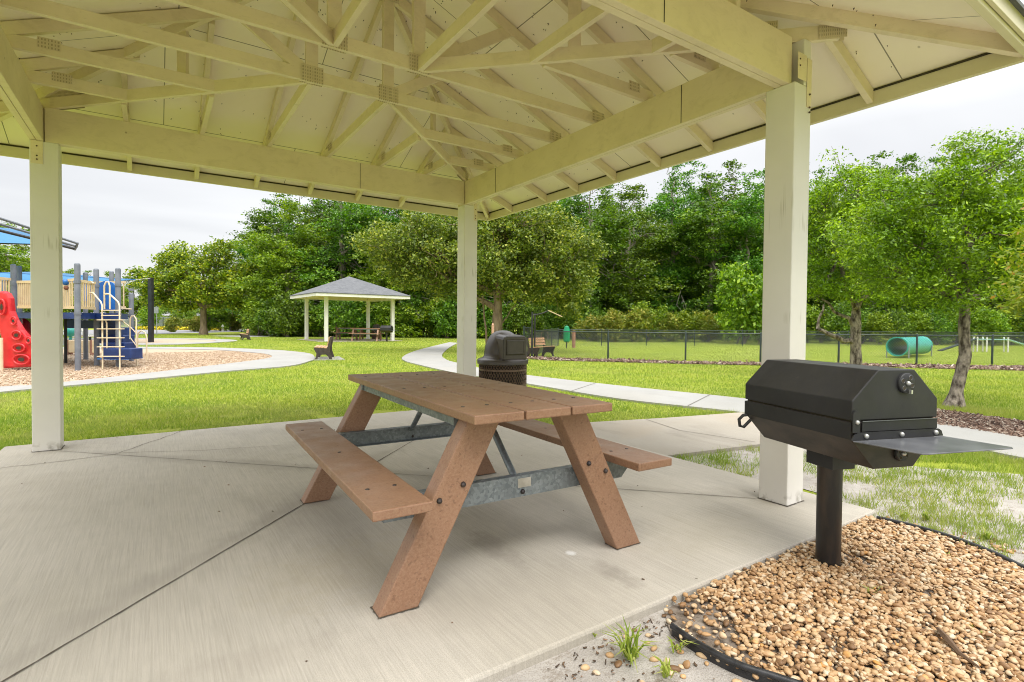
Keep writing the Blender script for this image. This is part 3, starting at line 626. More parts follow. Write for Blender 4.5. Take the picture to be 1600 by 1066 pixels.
# butt joints in the beam plies
def px_on(x, y, ax, val):
    r_ = ray(x, y); t_ = (val-CAM[ax])/r_[ax]; return CAM+r_*t_
for x_, y_, ax, val in ((1064, 190, 0, -0.0925), (774, 290, 0, -0.0925), (563, 250, 1, -0.0925), (1038, 20, 1, -4.1925)):
    q = px_on(x_, y_, ax, val); c = L(q[0], q[1], zm); o = MB().box(c, (0.003, 0.0035, TT-TB-0.012) if ax == 0 else (0.0035, 0.003, TT-TB-0.012)).build('butt_joint', MT['seam'], pav)
# eave boards
def frame_rect(o_, z0, z1, w, nm, mat, bev=0.002):
    x0, x1, y0, y1 = X0-o_, X1+o_, Y0-o_-(OVF-OV), Y1+o_
    for p0, p1 in (((x0-w/2, y0, 0), (x1+w/2, y0, 0)), ((x0-w/2, y1, 0), (x1+w/2, y1, 0)), ((x0, y0+w/2, 0), (x0, y1-w/2, 0)), ((x1, y0+w/2, 0), (x1, y1-w/2, 0))):
        a = L(p0[0], p0[1], (z0+z1)/2); b = L(p1[0], p1[1], (z0+z1)/2)
        MB().bar(a, b, w, z1-z0).build(nm, mat, pav, bevel=bev)
frame_rect(0.79, 2.630, 2.752, 0.036, 'fascia', MT['fascia'])
frame_rect(0.822, 2.655, 2.800, 0.020, 'trim_board', MT['fascia'])
ZA = 3.066+SL*2.05
def roof_side(mb_z0, eo, th, k, nm, mat, apex_z):
    ex = (X1-X0)/2+eo; ey = (Y1-Y0)/2+eo
    ef = ey+OVF-OV; e = [(-ex, -ef), (ex, -ef), (ex, ey), (-ex, ey)]; a = e[k]; b = e[(k+1) % 4]
    rz = [0, PI/2, PI, -PI/2][k]; Ri = Matrix.Rotation(-rz, 3, 'Z')
    def T_(p): return Ri @ Vector(p)
    mb = MB(); lo_ = [T_((a[0], a[1], mb_z0)), T_((b[0], b[1], mb_z0)), T_((0, 0, apex_z))]; hi_ = [p+Vector((0, 0, th)) for p in lo_]
    mb.add(lo_+hi_, [(2, 1, 0), (3, 4, 5), (0, 1, 4, 3)])
    o = mb.build(nm, mat, pav); o.rotation_euler = (0, 0, rz); return o
for k in range(4):
    roof_side(3.066-SL*0.775, 0.775, 0.012, k, 'roof_sheathing', MT['sheath'], ZA)
    roof_side(3.066-SL*0.86+0.018, 0.86, 0.02, k, 'roof_shingles', MT['shingle'], ZA+0.018)
# black strip on the fascia's inner face, painting the shaded gap under the sheathing
frame_rect(0.7685, 2.724, 2.738, 0.005, 'eave_shade_strip', MT['seam'], 0)
# points of the roofing nails poking through the sheathing
vs = []; fs = []
for i in range(950):
    k = rnd.randrange(4); u = rnd.uniform(0.03, 2.75); w_ = rnd.uniform(-u, u)
    if rnd.random() < 0.55:
        row = round(u/0.62)*0.62+rnd.gauss(0, 0.02); u = min(max(row, 0.1), 2.75); w_ = rnd.uniform(-u, u)*0.98
    ex = 2.045+0.79; z = ZA-SL*u*(2.05+0.775)/(2.05+0.775)
    x, y = {0: (w_, -u), 1: (u, w_), 2: (w_, u), 3: (-u, w_)}[k]
    l_ = rnd.uniform(0.006, 0.013); r_ = rnd.uniform(0.0022, 0.004); tx, ty = rnd.gauss(0, .006), rnd.gauss(0, .006); n = len(vs)
    vs += [(x-r_, y-r_, z), (x+r_, y-r_, z), (x+r_, y+r_, z), (x-r_, y+r_, z), (x+tx-r_*.6, y+ty, z-l_), (x+tx+r_*.6, y+ty, z-l_)]
    fs += [(n, n+1, n+5, n+4), (n+2, n+3, n+4, n+5), (n+1, n+2, n+5), (n+3, n, n+4)]
mbn = MB(); mbn.add(vs, fs); nl = mbn.build('nail_tips', MT['nail'], pav); nl['kind'] = 'stuff'

# ------------------------------------------------------------------ picnic table
def make_table(label):
    root = empty('picnic_table', (0, 0, 0), 0, label, 'picnic table')
    Lh = 0.915; W2 = 0.355; zt = 0.758; bw = 0.2285
    for i in (-1, 0, 1):
        b = MB().box((i*0.2372, 0, zt-0.019), (bw, 2*Lh, 0.038)).build('tabletop_board', MT['plastic'], root, bevel=0.005)
        for yy in (-0.70, 0.0, 0.70):
            for dx in (-0.058, 0.058):
                MB().lathe([(0.0001, zt+0.0022), (0.008, zt+0.0022), (0.0105, zt-0.002)], 8, (i*0.2372+dx, yy, 0)).build('bolt', MT['bolt'], b)
    for s_ in (-1, 1):
        b = MB().box((s_*(0.75-0.1175), 0, 0.458-0.019), (0.225, 2*Lh, 0.038)).build('seat_board', MT['plastic'], root, bevel=0.005)
        for yy in (-0.66, 0.0, 0.66):
            for dx in ((-0.055, 0.055) if yy else (0.0,)):
                MB().lathe([(0.0001, 0.458+0.0022), (0.008, 0.458+0.0022), (0.0105, 0.456)], 8, (s_*(0.75-0.1175)+dx, yy, 0)).build('bolt', MT['bolt'], b)
        MB().box((s_*(0.75-0.1175), 0, 0.458-0.055), (0.045, 1.36, 0.028)).build('seat_rail', MT['galv'], root)
    for e in (-1, 1):
        ye = e*0.732
        for s_ in (-1, 1):                          # slanted plank leg, cut level top and bottom
            xb, xt = s_*0.60, s_*0.225; hwid = 0.079
            poly = [(xb-hwid, 0.0), (xb+hwid, 0.0), (xt+hwid*1.0, zt-0.040), (xt-hwid*1.0, zt-0.040)]
            mb = MB().extr(poly, (0, ye-e*0.0-0.045, 0), (1, 0, 0), (0, 0, 1), (0, 1, 0), 0.090)
            lg = mb.build('leg', MT['plastic'], root, bevel=0.006, fixn=True)
            for bz, bx in ((0.405, xb+(xt-xb)*0.405/zt+0.035*s_), (0.455, xb+(xt-xb)*0.455/zt-0.045*s_)):
                MB().ball((bx, ye+e*0.047, bz), 0.0125, 8).build('bolt', MT['bolt'], lg)
        yi = ye-e*0.063                             # galvanised channel across the pair, inside the legs
        mb = MB(); mb.extr([(-0.70, 0.418), (0.70, 0.418), (0.70, 0.395), (0.63, 0.322), (-0.63, 0.322), (-0.70, 0.395)], (0, yi+e*0.014, 0), (1, 0, 0), (0, 0, 1), (0, -e, 0), 0.004)
        mb.box((0, yi-e*0.008, 0.4155), (1.39, 0.036, 0.004)); mb.box((0, yi-e*0.008, 0.3245), (1.25, 0.036, 0.004))
        ch = mb.build('cross_channel', MT['galv'], root, fixn=True)
        MB().ball((0.02, yi+e*0.017, 0.345), 0.012, 8).build('bolt', MT['bolt'], ch)
        if e == -1: MB().box((0.03, yi+e*0.0155, 0.385), (0.07, 0.002, 0.042)).build('maker_plate', MT['zinc'], ch)
        mb = MB(); mb.box((0, yi-e*0.0, zt-0.060), (0.66, 0.036, 0.036)); mb.build('top_channel', MT['galv'], root)
        MB().tube([(0.0, yi-e*0.01, 0.40), (0.0, yi-e*0.01-e*0.02, 0.41), (0.0, yi-e*0.36, zt-0.05), (0.0, yi-e*0.40, zt-0.048)], 0.0165, 8).build('brace', MT['galv'], root, smooth=True)
    for s_ in (-1, 1):
        mb = MB(); mb.box((s_*0.318, 0, zt-0.060), (0.004, 1.34, 0.042)); mb.box((s_*0.300, 0, zt-0.0405), (0.034, 1.34, 0.004)); mb.build('side_rail', MT['galv'], root)
    return root
table = make_table('brown recycled plastic picnic table in the foreground on the concrete slab')
table.location = (-1.9244, -3.324, 0.0005); table.rotation_euler = (0, 0, -0.0372)

# ------------------------------------------------------------------ park grill
def make_grill(label, cat='grill'):
    root = empty('park_grill', (0, 0, 0), 0, label, cat)      # local: +y along the body, origin at the post foot
    yn = -0.324; Lb = 0.646; w, tl, tr = 0.226, 0.096, 0.096
    ztop, zU, zB, zL, zb, bb = 0.953, 0.828, 0.747, 0.669, 0.54, 0.107
    hood = [(-w, zB), (w, zB), (w, zU), (tr, ztop), (-tl, ztop), (-w, zU)]
    h = MB().extr(hood, (0, yn, 0), (1, 0, 0), (0, 0, 1), (0, 1, 0), Lb).build('hood', MT['grill'], root, bevel=0.004, fixn=True)
    box = [(-w+.001, zB-0.007), (-w+.001, zL), (-bb, zb), (bb, zb), (w-.001, zL), (w-.001, zB-0.007)]
    fb = MB().extr(box, (0, yn+0.004, 0), (1, 0, 0), (0, 0, 1), (0, 1, 0), Lb-0.008).build('firebox', MT['grill_low'], root, bevel=0.004, fixn=True)
    MB().box((0, 0.0, zB-0.0035), (2*w-0.02, Lb-0.02, 0.0068)).build('rim_gap', MT['seam'], fb)
    # upper side bands of the firebox are the same black as the hood
    for s_ in (-1, 1): MB().box((s_*(w+0.0005), 0.0, (zB-0.009+zL)/2), (0.003, Lb-0.004, zB-0.009-zL)).build('side_band', MT['grill'], fb)
    MB().box((0.02, yn-0.0035, 0.722), (0.40, 0.006, 0.043)).build('end_flange', MT['grill'], fb, bevel=0.002)
    MB().box((0.02, yn-0.008, 0.744), (0.40, 0.003, 0.003)).build('flange_edge', MT['shelf'], fb)
    # adjustable vent discs, holes as dark recesses
    def vent(x, z, r, nm='vent'):
        m = MB(); seg = 28; ring = []
        m.lathe([(0.001, 0.012), (r*0.25, 0.012), (r*0.93, 0.012), (r, 0.009), (r, 0.0)], 28)
        o = m.build(nm, MT['grill'], root, smooth=True, fixn=True); o.rotation_euler = (PI/2, 0, 0); o.location = (x, yn, z)
        for a in (1.0, 2.75, 4.0, 5.3+0.6):
            q = MB().lathe([(0.0005, 0.0128), (r*0.21, 0.0128)], 14, (math.cos(a)*r*0.62, math.sin(a)*r*0.62, 0)).build('vent_hole', MT['seam'], o)
            q2 = MB().lathe([(r*0.20, 0.0125), (r*0.22, 0.0138), (r*0.245, 0.0125)], 14, (math.cos(a)*r*0.62, math.sin(a)*r*0.62, 0)).build('hole_rim', MT['shelf'], o, smooth=True)
        MB().ball((0, 0, 0.014), 0.010, 10).build('bolt', MT['zinc'], o, smooth=True)
        return o
    v1 = vent(0.045, 0.897, 0.043); MB().box((0.012, -0.036, 0.017), (0.008, 0.016, 0.012)).build('vent_tab', MT['zinc'], v1)
    vent(0.03, 0.602, 0.034)
    # hinge bracket
    hb = MB().extr([(-0.215+0.018*math.cos(a), 0.772+0.018*math.sin(a)) for a in [i*PI/8 for i in range(9)]]+[(-0.233, 0.70), (-0.197, 0.70)], (0, yn-0.007, 0), (1, 0, 0), (0, 0, 1), (0, -1, 0), 0.005).build('hinge_bracket', MT['grill'], root, fixn=True)
    MB().ball((-0.213, yn-0.013, 0.742), 0.0095, 10).build('bolt', MT['zinc'], hb, smooth=True)
    # shelf with turned-up flange
    ys = yn-0.010
    sh = [(-0.232, ys), (0.245, ys), (0.300, ys-0.222), (0.285, ys-0.236), (-0.140, ys-0.236), (-0.165, ys-0.230), (-0.215, ys-0.05)]
    sf = MB().prism(sh[::-1], 0.662, 0.667).build('shelf', MT['shelf'], root, bevel=0.002, fixn=True)
    MB().extr([(-0.238, 0.6675), (0.250, 0.6675), (0.240, 0.690), (0.225, 0.699), (-0.205, 0.699), (-0.225, 0.690)], (0, ys+0.005, 0), (1, 0, 0), (0, 0, 1), (0, -1, 0), 0.005).build('shelf_flange', MT['grill'], sf, fixn=True)
    for x in (-0.165, 0.02, 0.205): MB().ball((x, ys-0.002, 0.684), 0.0105, 10).build('bolt', MT['zinc'], sf, smooth=True)
    # far-end handle
    MB().tube([(-w+0.02, 0.300, 0.668), (-w-0.012, 0.318, 0.662), (-w-0.034, 0.322, 0.640), (-w-0.028, 0.322, 0.606), (-w-0.008, 0.318, 0.600), (-w+0.02, 0.300, 0.640)], 0.0085, 8).build('handle', MT['grill'], root, smooth=True)
    # swivel neck and post
    nk = MB(); nk.box((0.0, 0.0, 0.503), (0.13, 0.155, 0.072)); nk.box((0.085, -0.0, 0.503), (0.05, 0.10, 0.055)); nk.build('neck_bracket', MT['grill'], root, bevel=0.003)
    MB().lathe([(0.0535, -0.06), (0.0535, 0.468), (0.05, 0.469), (0.001, 0.469)], 28).build('post', MT['grill_post'], root, smooth=True)
    return root
grill = make_grill('big black steel grill with side shelf, its post standing in the river pebbles')
grill.location = (-0.640, -4.730, -0.02); grill.rotation_euler = (0, 0, -0.336)

# ------------------------------------------------------------------ trash receptacle
def make_bin(label, detail=True):
    root = empty('trash_bin', (0, 0, 0), 0, label, 'trash bin')
    r = 0.315; h = 0.585
    MB().lathe([(r-0.02, 0.03), (r-0.02, h)], 32).build('liner', MT['binliner'], root, smooth=True)
    mb = MB(); nz_ = 15 if detail else 6; na = 52 if detail else 20      # expanded metal basket: crossing strands
    for k in range(na):
        for sgn in (-1, 1):
            pts = []
            for i in range(nz_+1):
                a = 2*PI*k/na+sgn*(PI/na)*((i % 2)*1.0); rr = r+0.002*sgn
                pts.append((rr*math.cos(a), rr*math.sin(a), 0.05+(h-0.06)*i/nz_))
            mb.tube(pts, 0.0055, 4, False)
    mb.build('basket', MT['binmesh'], root)
    mb = MB()
    for z in (0.05, 0.30, 0.50): mb.lathe([(r+0.004, z-0.012), (r+0.009, z-0.012), (r+0.009, z+0.012), (r+0.004, z+0.012)], 40)
    mb.build('hoop', MT['binmesh'], root, smooth=True)
    MB().lathe([(r+0.004, h-0.012), (r+0.028, h-0.012), (r+0.030, h+0.040), (r+0.020, h+0.052), (r-0.035, h+0.070)], 48).build('rim', MT['bin'], root, smooth=True)
    dm = [(r-0.035, h+0.066), (r-0.05, h+0.085)]+[((r-0.062)*math.cos(a)**0.8, h+0.10+0.335*math.sin(a)) for a in [i*PI/2/12 for i in range(12)]]+[(0.001, h+0.435)]
    MB().lathe(dm, 48).build('dome', MT['bin'], root, smooth=True)
    # square hooded opening facing local -y, with a swinging flap
    hz0, hz1, hwd = h+0.055, h+0.365, 0.188
    prof = [(-hwd, hz0), (hwd, hz0), (hwd, hz1-0.05), (hwd-0.015, hz1-0.015), (hwd-0.055, hz1), (-hwd+0.055, hz1), (-hwd+0.015, hz1-0.015), (-hwd, hz1-0.05)]
    n = len(prof); mb = MB(); vs = [(a, -0.292, b) for a, b in prof]+[(a*0.86, 0.02, hz0+(b-hz0)*1.10) for a, b in prof]
    mb.add(vs, [tuple(range(n))]+[(i, (i+1) % n, (i+1) % n+n, i+n) for i in range(n)])
    hd = mb.build('hood', MT['bin'], root, bevel=0.012, seg=3, fixn=True)
    MB().extr([(-0.152, hz0+0.060), (0.152, hz0+0.060), (0.152, hz1-0.045), (-0.152, hz1-0.045)], (0, -0.2925, 0), (1, 0, 0), (0, 0, 1), (0, -1, 0), 0.0015).build('flap_gap', MT['seam'], hd, fixn=True)
    f = MB(); f.box((0, -0.297, (hz0+hz1)/2+0.008), (0.284, 0.008, hz1-hz0-0.125)); fl = f.build('flap', MT['bin'], hd, bevel=0.004)
    g = MB()
    for dx, dz, sx_, sz_ in ((0, 0.078, 0.25, 0.010), (0, -0.078, 0.25, 0.010), (-0.122, 0, 0.010, 0.150), (0.122, 0, 0.010, 0.150)): g.box((dx, -0.3025, (hz0+hz1)/2+0.008+dz), (sx_, 0.006, sz_))
    g.build('flap_frame', MT['bin'], fl, bevel=0.002)
    return root
tbin = make_bin('dark brown domed trash bin beside the middle white post behind the picnic table')
_b = AT(786, 7.15); tbin.location = (_b[0], _b[1], 0.0); tbin.rotation_euler = (0, 0, 0.02)
pd = MB().box((_b[0]+0.12, _b[1]+0.1, -0.02), (0.8, 0.9, 0.036)).build('bin_pad', MT['link']); pd['kind'] = 'structure'

# ------------------------------------------------------------------ vegetation
def rand_unit(n):
    v = rng.normal(size=(n, 3)); return v/np.linalg.norm(v, axis=1, keepdims=True)
def leaf_quads(C_, size, upbias=0.5, wid=0.5, droop=0.0):
    """diamond leaves at centres C_, random attitude with normals biased to the sky"""
    n = len(C_); nrm = rand_unit(n); nrm[:, 2] = np.abs(nrm[:, 2])+upbias*0.45; nrm /= np.linalg.norm(nrm, axis=1, keepdims=True)
    d = rand_unit(n); d[:, 2] -= droop; d -= nrm*np.sum(d*nrm, axis=1, keepdims=True); d /= np.linalg.norm(d, axis=1, keepdims=True)
    s_ = np.cross(nrm, d); L_ = (size*(0.55+0.95*rng.uniform(0, 1, n)**1.6))[:, None]; w_ = L_*wid
    out_ = np.empty((n, 4, 3)); out_[:, 0] = C_-d*L_*.5; out_[:, 1] = C_+s_*w_*.5-d*L_*0.05; out_[:, 2] = C_+d*L_*.5; out_[:, 3] = C_-s_*w_*.5-d*L_*0.05
    return out_.reshape(-1, 3)
def crown_points(blobs, nclump, per, cr, flat=0.6, shell=0.55):
    """clump centres spread through ellipsoid blobs, then leaves scattered in each clump"""
    w = np.array([b[3]*b[4]*b[5] for b in blobs])**0.7; w /= w.sum(); idx = rng.choice(len(blobs), nclump, p=w); B = np.array(blobs)[idx]
    u = rand_unit(nclump); r = rng.uniform(shell, 1.0, nclump)[:, None]**0.8
    cen = B[:, :3]+u*r*B[:, 3:6]
    rad = cr*rng.uniform(0.55, 1.35, nclump)
    k = np.repeat(np.arange(nclump), per); off = rand_unit(len(k))*(rng.uniform(0, 1, len(k))[:, None]**0.5)*rad[k][:, None]; off[:, 2] *= flat
    return cen, cen[k]+off
def limb(mb, a, b, r0, r1, wob, n=5, sag=0.0):
    a = np.array(a, float); b = np.array(b, float); pts = []; L_ = np.linalg.norm(b-a)
    for i in range(n+1):
        t = i/n; p = a+(b-a)*t+rng.normal(0, wob*L_, 3)*math.sin(PI*t); p[2] += sag*L_*math.sin(PI*t); pts.append(tuple(p))
    mb.tube(pts, [r0+(r1-r0)*(i/n)**0.8 for i in range(n+1)], 7 if r0 > 0.03 else 5, False); return pts
def make_tree(name, label, group, blobs, nclump, per, cr, leaf, lmat, tr, fork, trunk_r, bark, nlimb=14, lean=(0, 0), flare=1.5, cat='tree', wid=0.5, extra=None, tpts=None, shell=0.55, upb=0.5, flat=0.6, sc=None):
    root = empty(name, (0, 0, 0), 0, label, cat, group)
    cen, pts = crown_points(blobs, nclump, per, cr, flat, shell)
    np_mesh('crown', leaf_quads(pts, leaf, upb, wid), 4, lmat, root)
    mb = MB(); tp = tpts or [(0, 0, -0.1), (lean[0]*.15+.02, lean[1]*.1, fork*.25), (lean[0]*.5, lean[1]*.5, fork*.6), (lean[0], lean[1], fork)]
    rs = [trunk_r*flare, trunk_r*1.08, trunk_r*0.95, trunk_r*0.85] if not tpts else [trunk_r*flare]+[trunk_r*(1.1-0.3*i/len(tpts)) for i in range(1, len(tpts))]
    # smooth the trunk path and roughen the bark silhouette
    P_ = []; R_ = []
    for i in range(len(tp)-1):
        for k in range(4):
            t = k/4; P_.append(tuple(np.array(tp[i])*(1-t)+np.array(tp[i+1])*t)); R_.append((rs[i]*(1-t)+rs[i+1]*t)*rnd.uniform(0.93, 1.07))
    P_.append(tp[-1]); R_.append(rs[-1]); mb.tube(P_, R_, 12, False)
    f = tp[-1]; sel = rng.choice(nclump, min(nlimb, nclump), replace=False); mains = []
    for j in range(4):
        tgt = cen[sel[j % len(sel)]]; m = np.array(f)*(0.45)+tgt*0.55
        pl = limb(mb, f, m, trunk_r*0.62, trunk_r*0.34, 0.05); mains.append(pl[-1]); mains.append(pl[-2])
    top = max(b[2]+b[5]*0.5 for b in blobs); pl = limb(mb, f, (f[0], f[1], (f[2]+top)/2+.3), trunk_r*0.7, trunk_r*0.35, 0.04); mains += [pl[-1], pl[-3], f]
    for s_ in sel:
        c = cen[s_]; m = min(mains, key=lambda q: np.linalg.norm(np.array(q)-c)); limb(mb, m, c, trunk_r*0.28, trunk_r*0.06, 0.06, 4)
        for _ in range(2): limb(mb, np.array(m)*.4+c*.6, c+rand_unit(1)[0]*cr*1.2, trunk_r*0.10, trunk_r*0.03, 0.06, 3)
    if extra: extra(mb)
    mb.build('trunk', bark, root, smooth=True)
    return root

# --- two trees and the edge of a third by the path on the right
def tree_at(o, px_, D, rz=0.0, s=1.0, z=LG, dx=0, dy=0):
    a = AT(px_, D); o.location = (a[0]+dx, a[1]+dy, z); o.rotation_euler = (0, 0, rz); o.scale = (s, s, s); return o
bl = [(0, 0, 2.55, 0.95, 0.95, 0.85), (-0.75, 0.2, 2.2, 0.6, 0.6, 0.55), (0.7, 0.3, 2.3, 0.75, 0.7, 0.6), (0.15, -0.2, 3.3, 0.55, 0.55, 0.6), (0.9, -0.2, 2.9, 0.55, 0.5, 0.6), (-0.45, 0, 2.95, 0.5, 0.5, 0.5), (0.2, 0.1, 3.75, 0.25, 0.25, 0.3), (-0.3, -0.1, 1.75, 0.7, 0.6, 0.3)]
bl += [(1.25, 0.1, 2.5, 0.75, 0.7, 0.75), (1.5, 0, 3.1, 0.6, 0.5, 0.5), (-1.15, 0.3, 2.6, 0.5, 0.5, 0.5), (-0.9, 0.1, 3.05, 0.35, 0.35, 0.35)]
bl = [(a, b, c-0.05, d*1.08, e_*1.08, f*1.05) for a, b, c, d, e_, f in bl]
tR = make_tree('park_tree', 'leafy green tree with mottled leaning trunk in the brown mulch bed right of the grill', 'trees by the dog park fence', bl, 760, 110, 0.22, 0.052, LV['near'], 0, 1.45, 0.076, MT['bark'], 40, (0.06, 0.0), 2.0, wid=0.42,
               tpts=[(-0.02, 0, -0.05), (0.02, 0, 0.25), (0.13, 0, 0.75), (0.10, 0, 1.15), (0.11, 0, 1.5)])
tree_at(tR, 1495, 7.7, -0.59)
bl = [(0, 0, 3.0, 1.25, 1.2, 1.0), (-0.9, 0.2, 2.7, 0.8, 0.7, 0.9), (0.9, 0.2, 2.6, 0.8, 0.8, 0.8), (-0.3, -0.2, 4.0, 0.8, 0.8, 0.6), (0.6, -0.1, 3.8, 0.6, 0.6, 0.55), (-0.45, 0, 4.75, 0.16, 0.16, 0.35), (-1.0, 0, 3.6, 0.45, 0.45, 0.5), (0.2, -0.2, 1.95, 1.1, 0.9, 0.35)]
def bent(mb):
    limb(mb, (-0.02, 0, 0.80), (-0.62, -0.1, 0.98), 0.06, 0.045, 0.04); limb(mb, (-0.62, -0.1, 0.98), (-0.88, -0.1, 1.10), 0.045, 0.035, 0.02)
    limb(mb, (-0.88, -0.1, 1.10), (-0.78, -0.12, 1.62), 0.035, 0.018, 0.05); limb(mb, (-0.05, 0, 1.15), (-0.75, 0.0, 1.75), 0.05, 0.02, 0.05)
t2 = make_tree('park_tree', 'green tree behind the right white post with a bent bare branch low on its trunk', 'trees by the dog park fence', bl, 540, 100, 0.28, 0.068, LV['near'], 0, 1.5, 0.105, MT['bark'], 40, (0.0, 0.0), 1.5, wid=0.42, extra=bent)
tree_at(t2, 1337, 11.5, -0.59)
bl = [(0, 0, 1.9, 0.55, 0.55, 0.8), (-.2, 0.1, 1.5, 0.45, 0.4, 0.35)]
t3 = make_tree('park_tree', 'yellow green tree whose branch tips reach in at the right edge of the photo', 'trees by the dog park fence', bl, 90, 90, 0.2, 0.06, LV['yellow'], 0, 1.0, 0.06, MT['bark'], 16, (0, 0), 1.4, wid=0.42)
tree_at(t3, 1680, 5.6)
# --- big oak behind the middle post
bl = [(0, 0, 3.9, 3.0, 2.6, 1.5), (-2.7, 0, 3.7, 2.2, 2.0, 1.3), (2.0, 0, 3.6, 1.9, 1.9, 1.4), (-4.0, -.3, 4.2, 1.6, 1.5, 0.9), (0.9, 0, 5.1, 2.1, 2.0, 1.0), (2.9, 0, 2.9, 1.0, 1.2, 1.0), (-1.3, 0.4, 2.6, 1.6, 1.5, 0.6), (1.4, -.6, 2.4, 1.2, 1.2, 0.5), (-2.0, 0, 5.0, 1.9, 1.5, 0.8), (3.5, 0, 4.1, .7, .9, .7), (2.4, .3, 4.9, 1.0, 1.0, .6), (-3.3, -.5, 3.0, 1.0, 1.0, 0.5), (2.9, -.3, 1.9, .6, .8, .5), (-.2, .2, 6.1, .9, .9, .4)]
def oaklimb(mb):
    limb(mb, (0.0, 0, 1.7), (-2.1, -0.3, 3.1), 0.13, 0.08, 0.04, 6); limb(mb, (-2.1, -0.3, 3.1), (-3.9, -.4, 4.1), 0.08, 0.03, 0.05, 5)
    limb(mb, (0, 0, 0.9), (0.75, 0.2, 1.9), 0.035, 0.02, 0.05); limb(mb, (-0.35, -0.2, 0.0), (-0.55, -0.2, 2.2), 0.05, 0.03, 0.03)
oak = make_tree('oak_tree', 'broad olive green oak with tan trunk just behind the middle white post', None, bl, 1150, 72, 0.50, 0.12, LV['oak'], 0, 2.3, 0.2, MT['bark_oak'], 60, (0.05, 0), 1.5, extra=oaklimb, wid=0.55, shell=0.35)
tree_at(oak, 776, 21.0, -0.59)
# --- oak on the left beyond the playground
bl = [(0, 0, 4.6, 3.2, 3.0, 1.9), (-3.0, 0, 4.2, 2.0, 2.2, 1.7), (3.0, 0, 4.2, 2.0, 2.2, 1.8), (-1.6, 0, 6.2, 1.7, 1.8, 1.2), (1.5, 0, 6.7, 1.6, 1.8, 1.2), (3.6, 0, 5.2, 1.0, 1.2, 0.8), (-4.6, 0, 4.6, 1.3, 1.2, 0.9), (0.2, 0, 2.9, 2.7, 2.2, 0.6), (-3.8, 0, 2.9, 1.5, 1.5, 0.9), (3.4, 0, 2.6, 1.5, 1.5, 0.7), (-1.9, 0, 2.4, 1.2, 1.5, 0.5), (-2.6, 0, 5.9, 1.0, 1.2, 0.8)]
oak2 = make_tree('oak_tree', 'rounded yellow green oak standing on grass by the far road on the left', None, bl, 700, 46, 0.72, 0.22, LV['oak2'], 0, 2.2, 0.26, MT['bark_oak'], 46, (0, 0), 1.5, wid=0.6, shell=0.35)
tree_at(oak2, 318, 44.0, -0.59)
# --- forest: five individual builds, then copies
protos = []
def forest_proto(seed, h, w, kind):
    global rng
    rng = np.random.default_rng(seed); bl = []
    n = 9
    for i in range(n):
        t = i/(n-1); z = h*(0.10+0.82*t); rr = w*(0.62+0.5*math.sin(PI*(0.25+0.75*t)))*(1 if t < .85 else .5)
        for j in range(3 if t < 0.8 else 1):
            a = rng.uniform(0, 2*PI); q = rr*rng.uniform(0.35, 0.75); bl.append((q*math.cos(a), q*math.sin(a), z+rng.normal(0, .5), rr*0.62, rr*0.62, h*0.075))
    bl.append((0, 0, h*0.96, w*0.28, w*0.28, h*0.05))
    return make_tree('forest_tree', 'x', 'trees of the forest edge behind the dog park', bl, 600, 50, 0.60, 0.185, LV['bright' if kind else 'forest'], 0, h*0.45, 0.20, MT['bark_pale'], 26, (rng.normal(0, .3), 0), 1.3, wid=0.6, shell=0.25, flat=0.5)
for i, (h, w, k) in enumerate(((15.5, 2.7, 0), (13.5, 3.0, 0), (16.5, 2.3, 0), (12.0, 3.0, 1), (10.0, 2.4, 1))):
    t = forest_proto(100+i, h, w, k); protos.append((t, h, [c for c in bpy.data.objects if c.parent == t]))
rng = np.random.default_rng(5)
# picture column, depth, prototype, height
FT = [(418, 50, 2, 13.0), (436, 46, 0, 12.3), (455, 43, 3, 11.0), (470, 50, 1, 14.5), (500, 47, 0, 14.5), (535, 44, 1, 14), (565, 50, 2, 16), (597, 46, 0, 14.5), (630, 43, 3, 12), (660, 49, 1, 15), (700, 46, 2, 16), (735, 42, 3, 12),
      (770, 48, 0, 16), (812, 44, 1, 14), (850, 50, 2, 16), (885, 44, 0, 13.5), (922, 41, 1, 11.8), (950, 47, 0, 13.6), (985, 43, 1, 11.4), (1012, 50, 3, 11.2), (1048, 45, 2, 14.3), (1078, 48, 0, 15.2), (1108, 43, 1, 12.3), (1142, 46, 2, 14.6),
      (1168, 42, 0, 12.4), (1195, 48, 2, 14.5), (1235, 44, 1, 13.5), (1275, 47, 0, 14), (1318, 43, 1, 12.5), (1365, 40, 0, 13.2), (1410, 42, 1, 13.4), (1455, 44, 2, 14.5), (1500, 40, 0, 13), (1545, 42, 1, 13.5), (1590, 40, 2, 13), (1640, 42, 0, 13), (1700, 40, 1, 13), (1770, 42, 0, 13)]
near = ['left of the far gazebo', 'behind the far gazebo', 'behind the middle white post', 'behind the green dog waste bin', 'behind the chain link fence', 'behind the right white post', 'behind the two park trees', 'behind the teal tunnel', 'at the right end of the wood']
adj = ['tall dark', 'broad mid green', 'slim high', 'bright green', 'short bushy']
used = set()
def forest_place(k, loc, rz, sc, label):
    t, h, ch = protos[k]
    if k not in used: used.add(k); o = t
    else:
        o = t.copy(); COL.objects.link(o)
        for c in ch: q = c.copy(); COL.objects.link(q); q.parent = o
    o.location = loc; o.rotation_euler = (0, 0, rz); o.scale = (sc[0], sc[0], sc[1]); o['label'] = label; return o
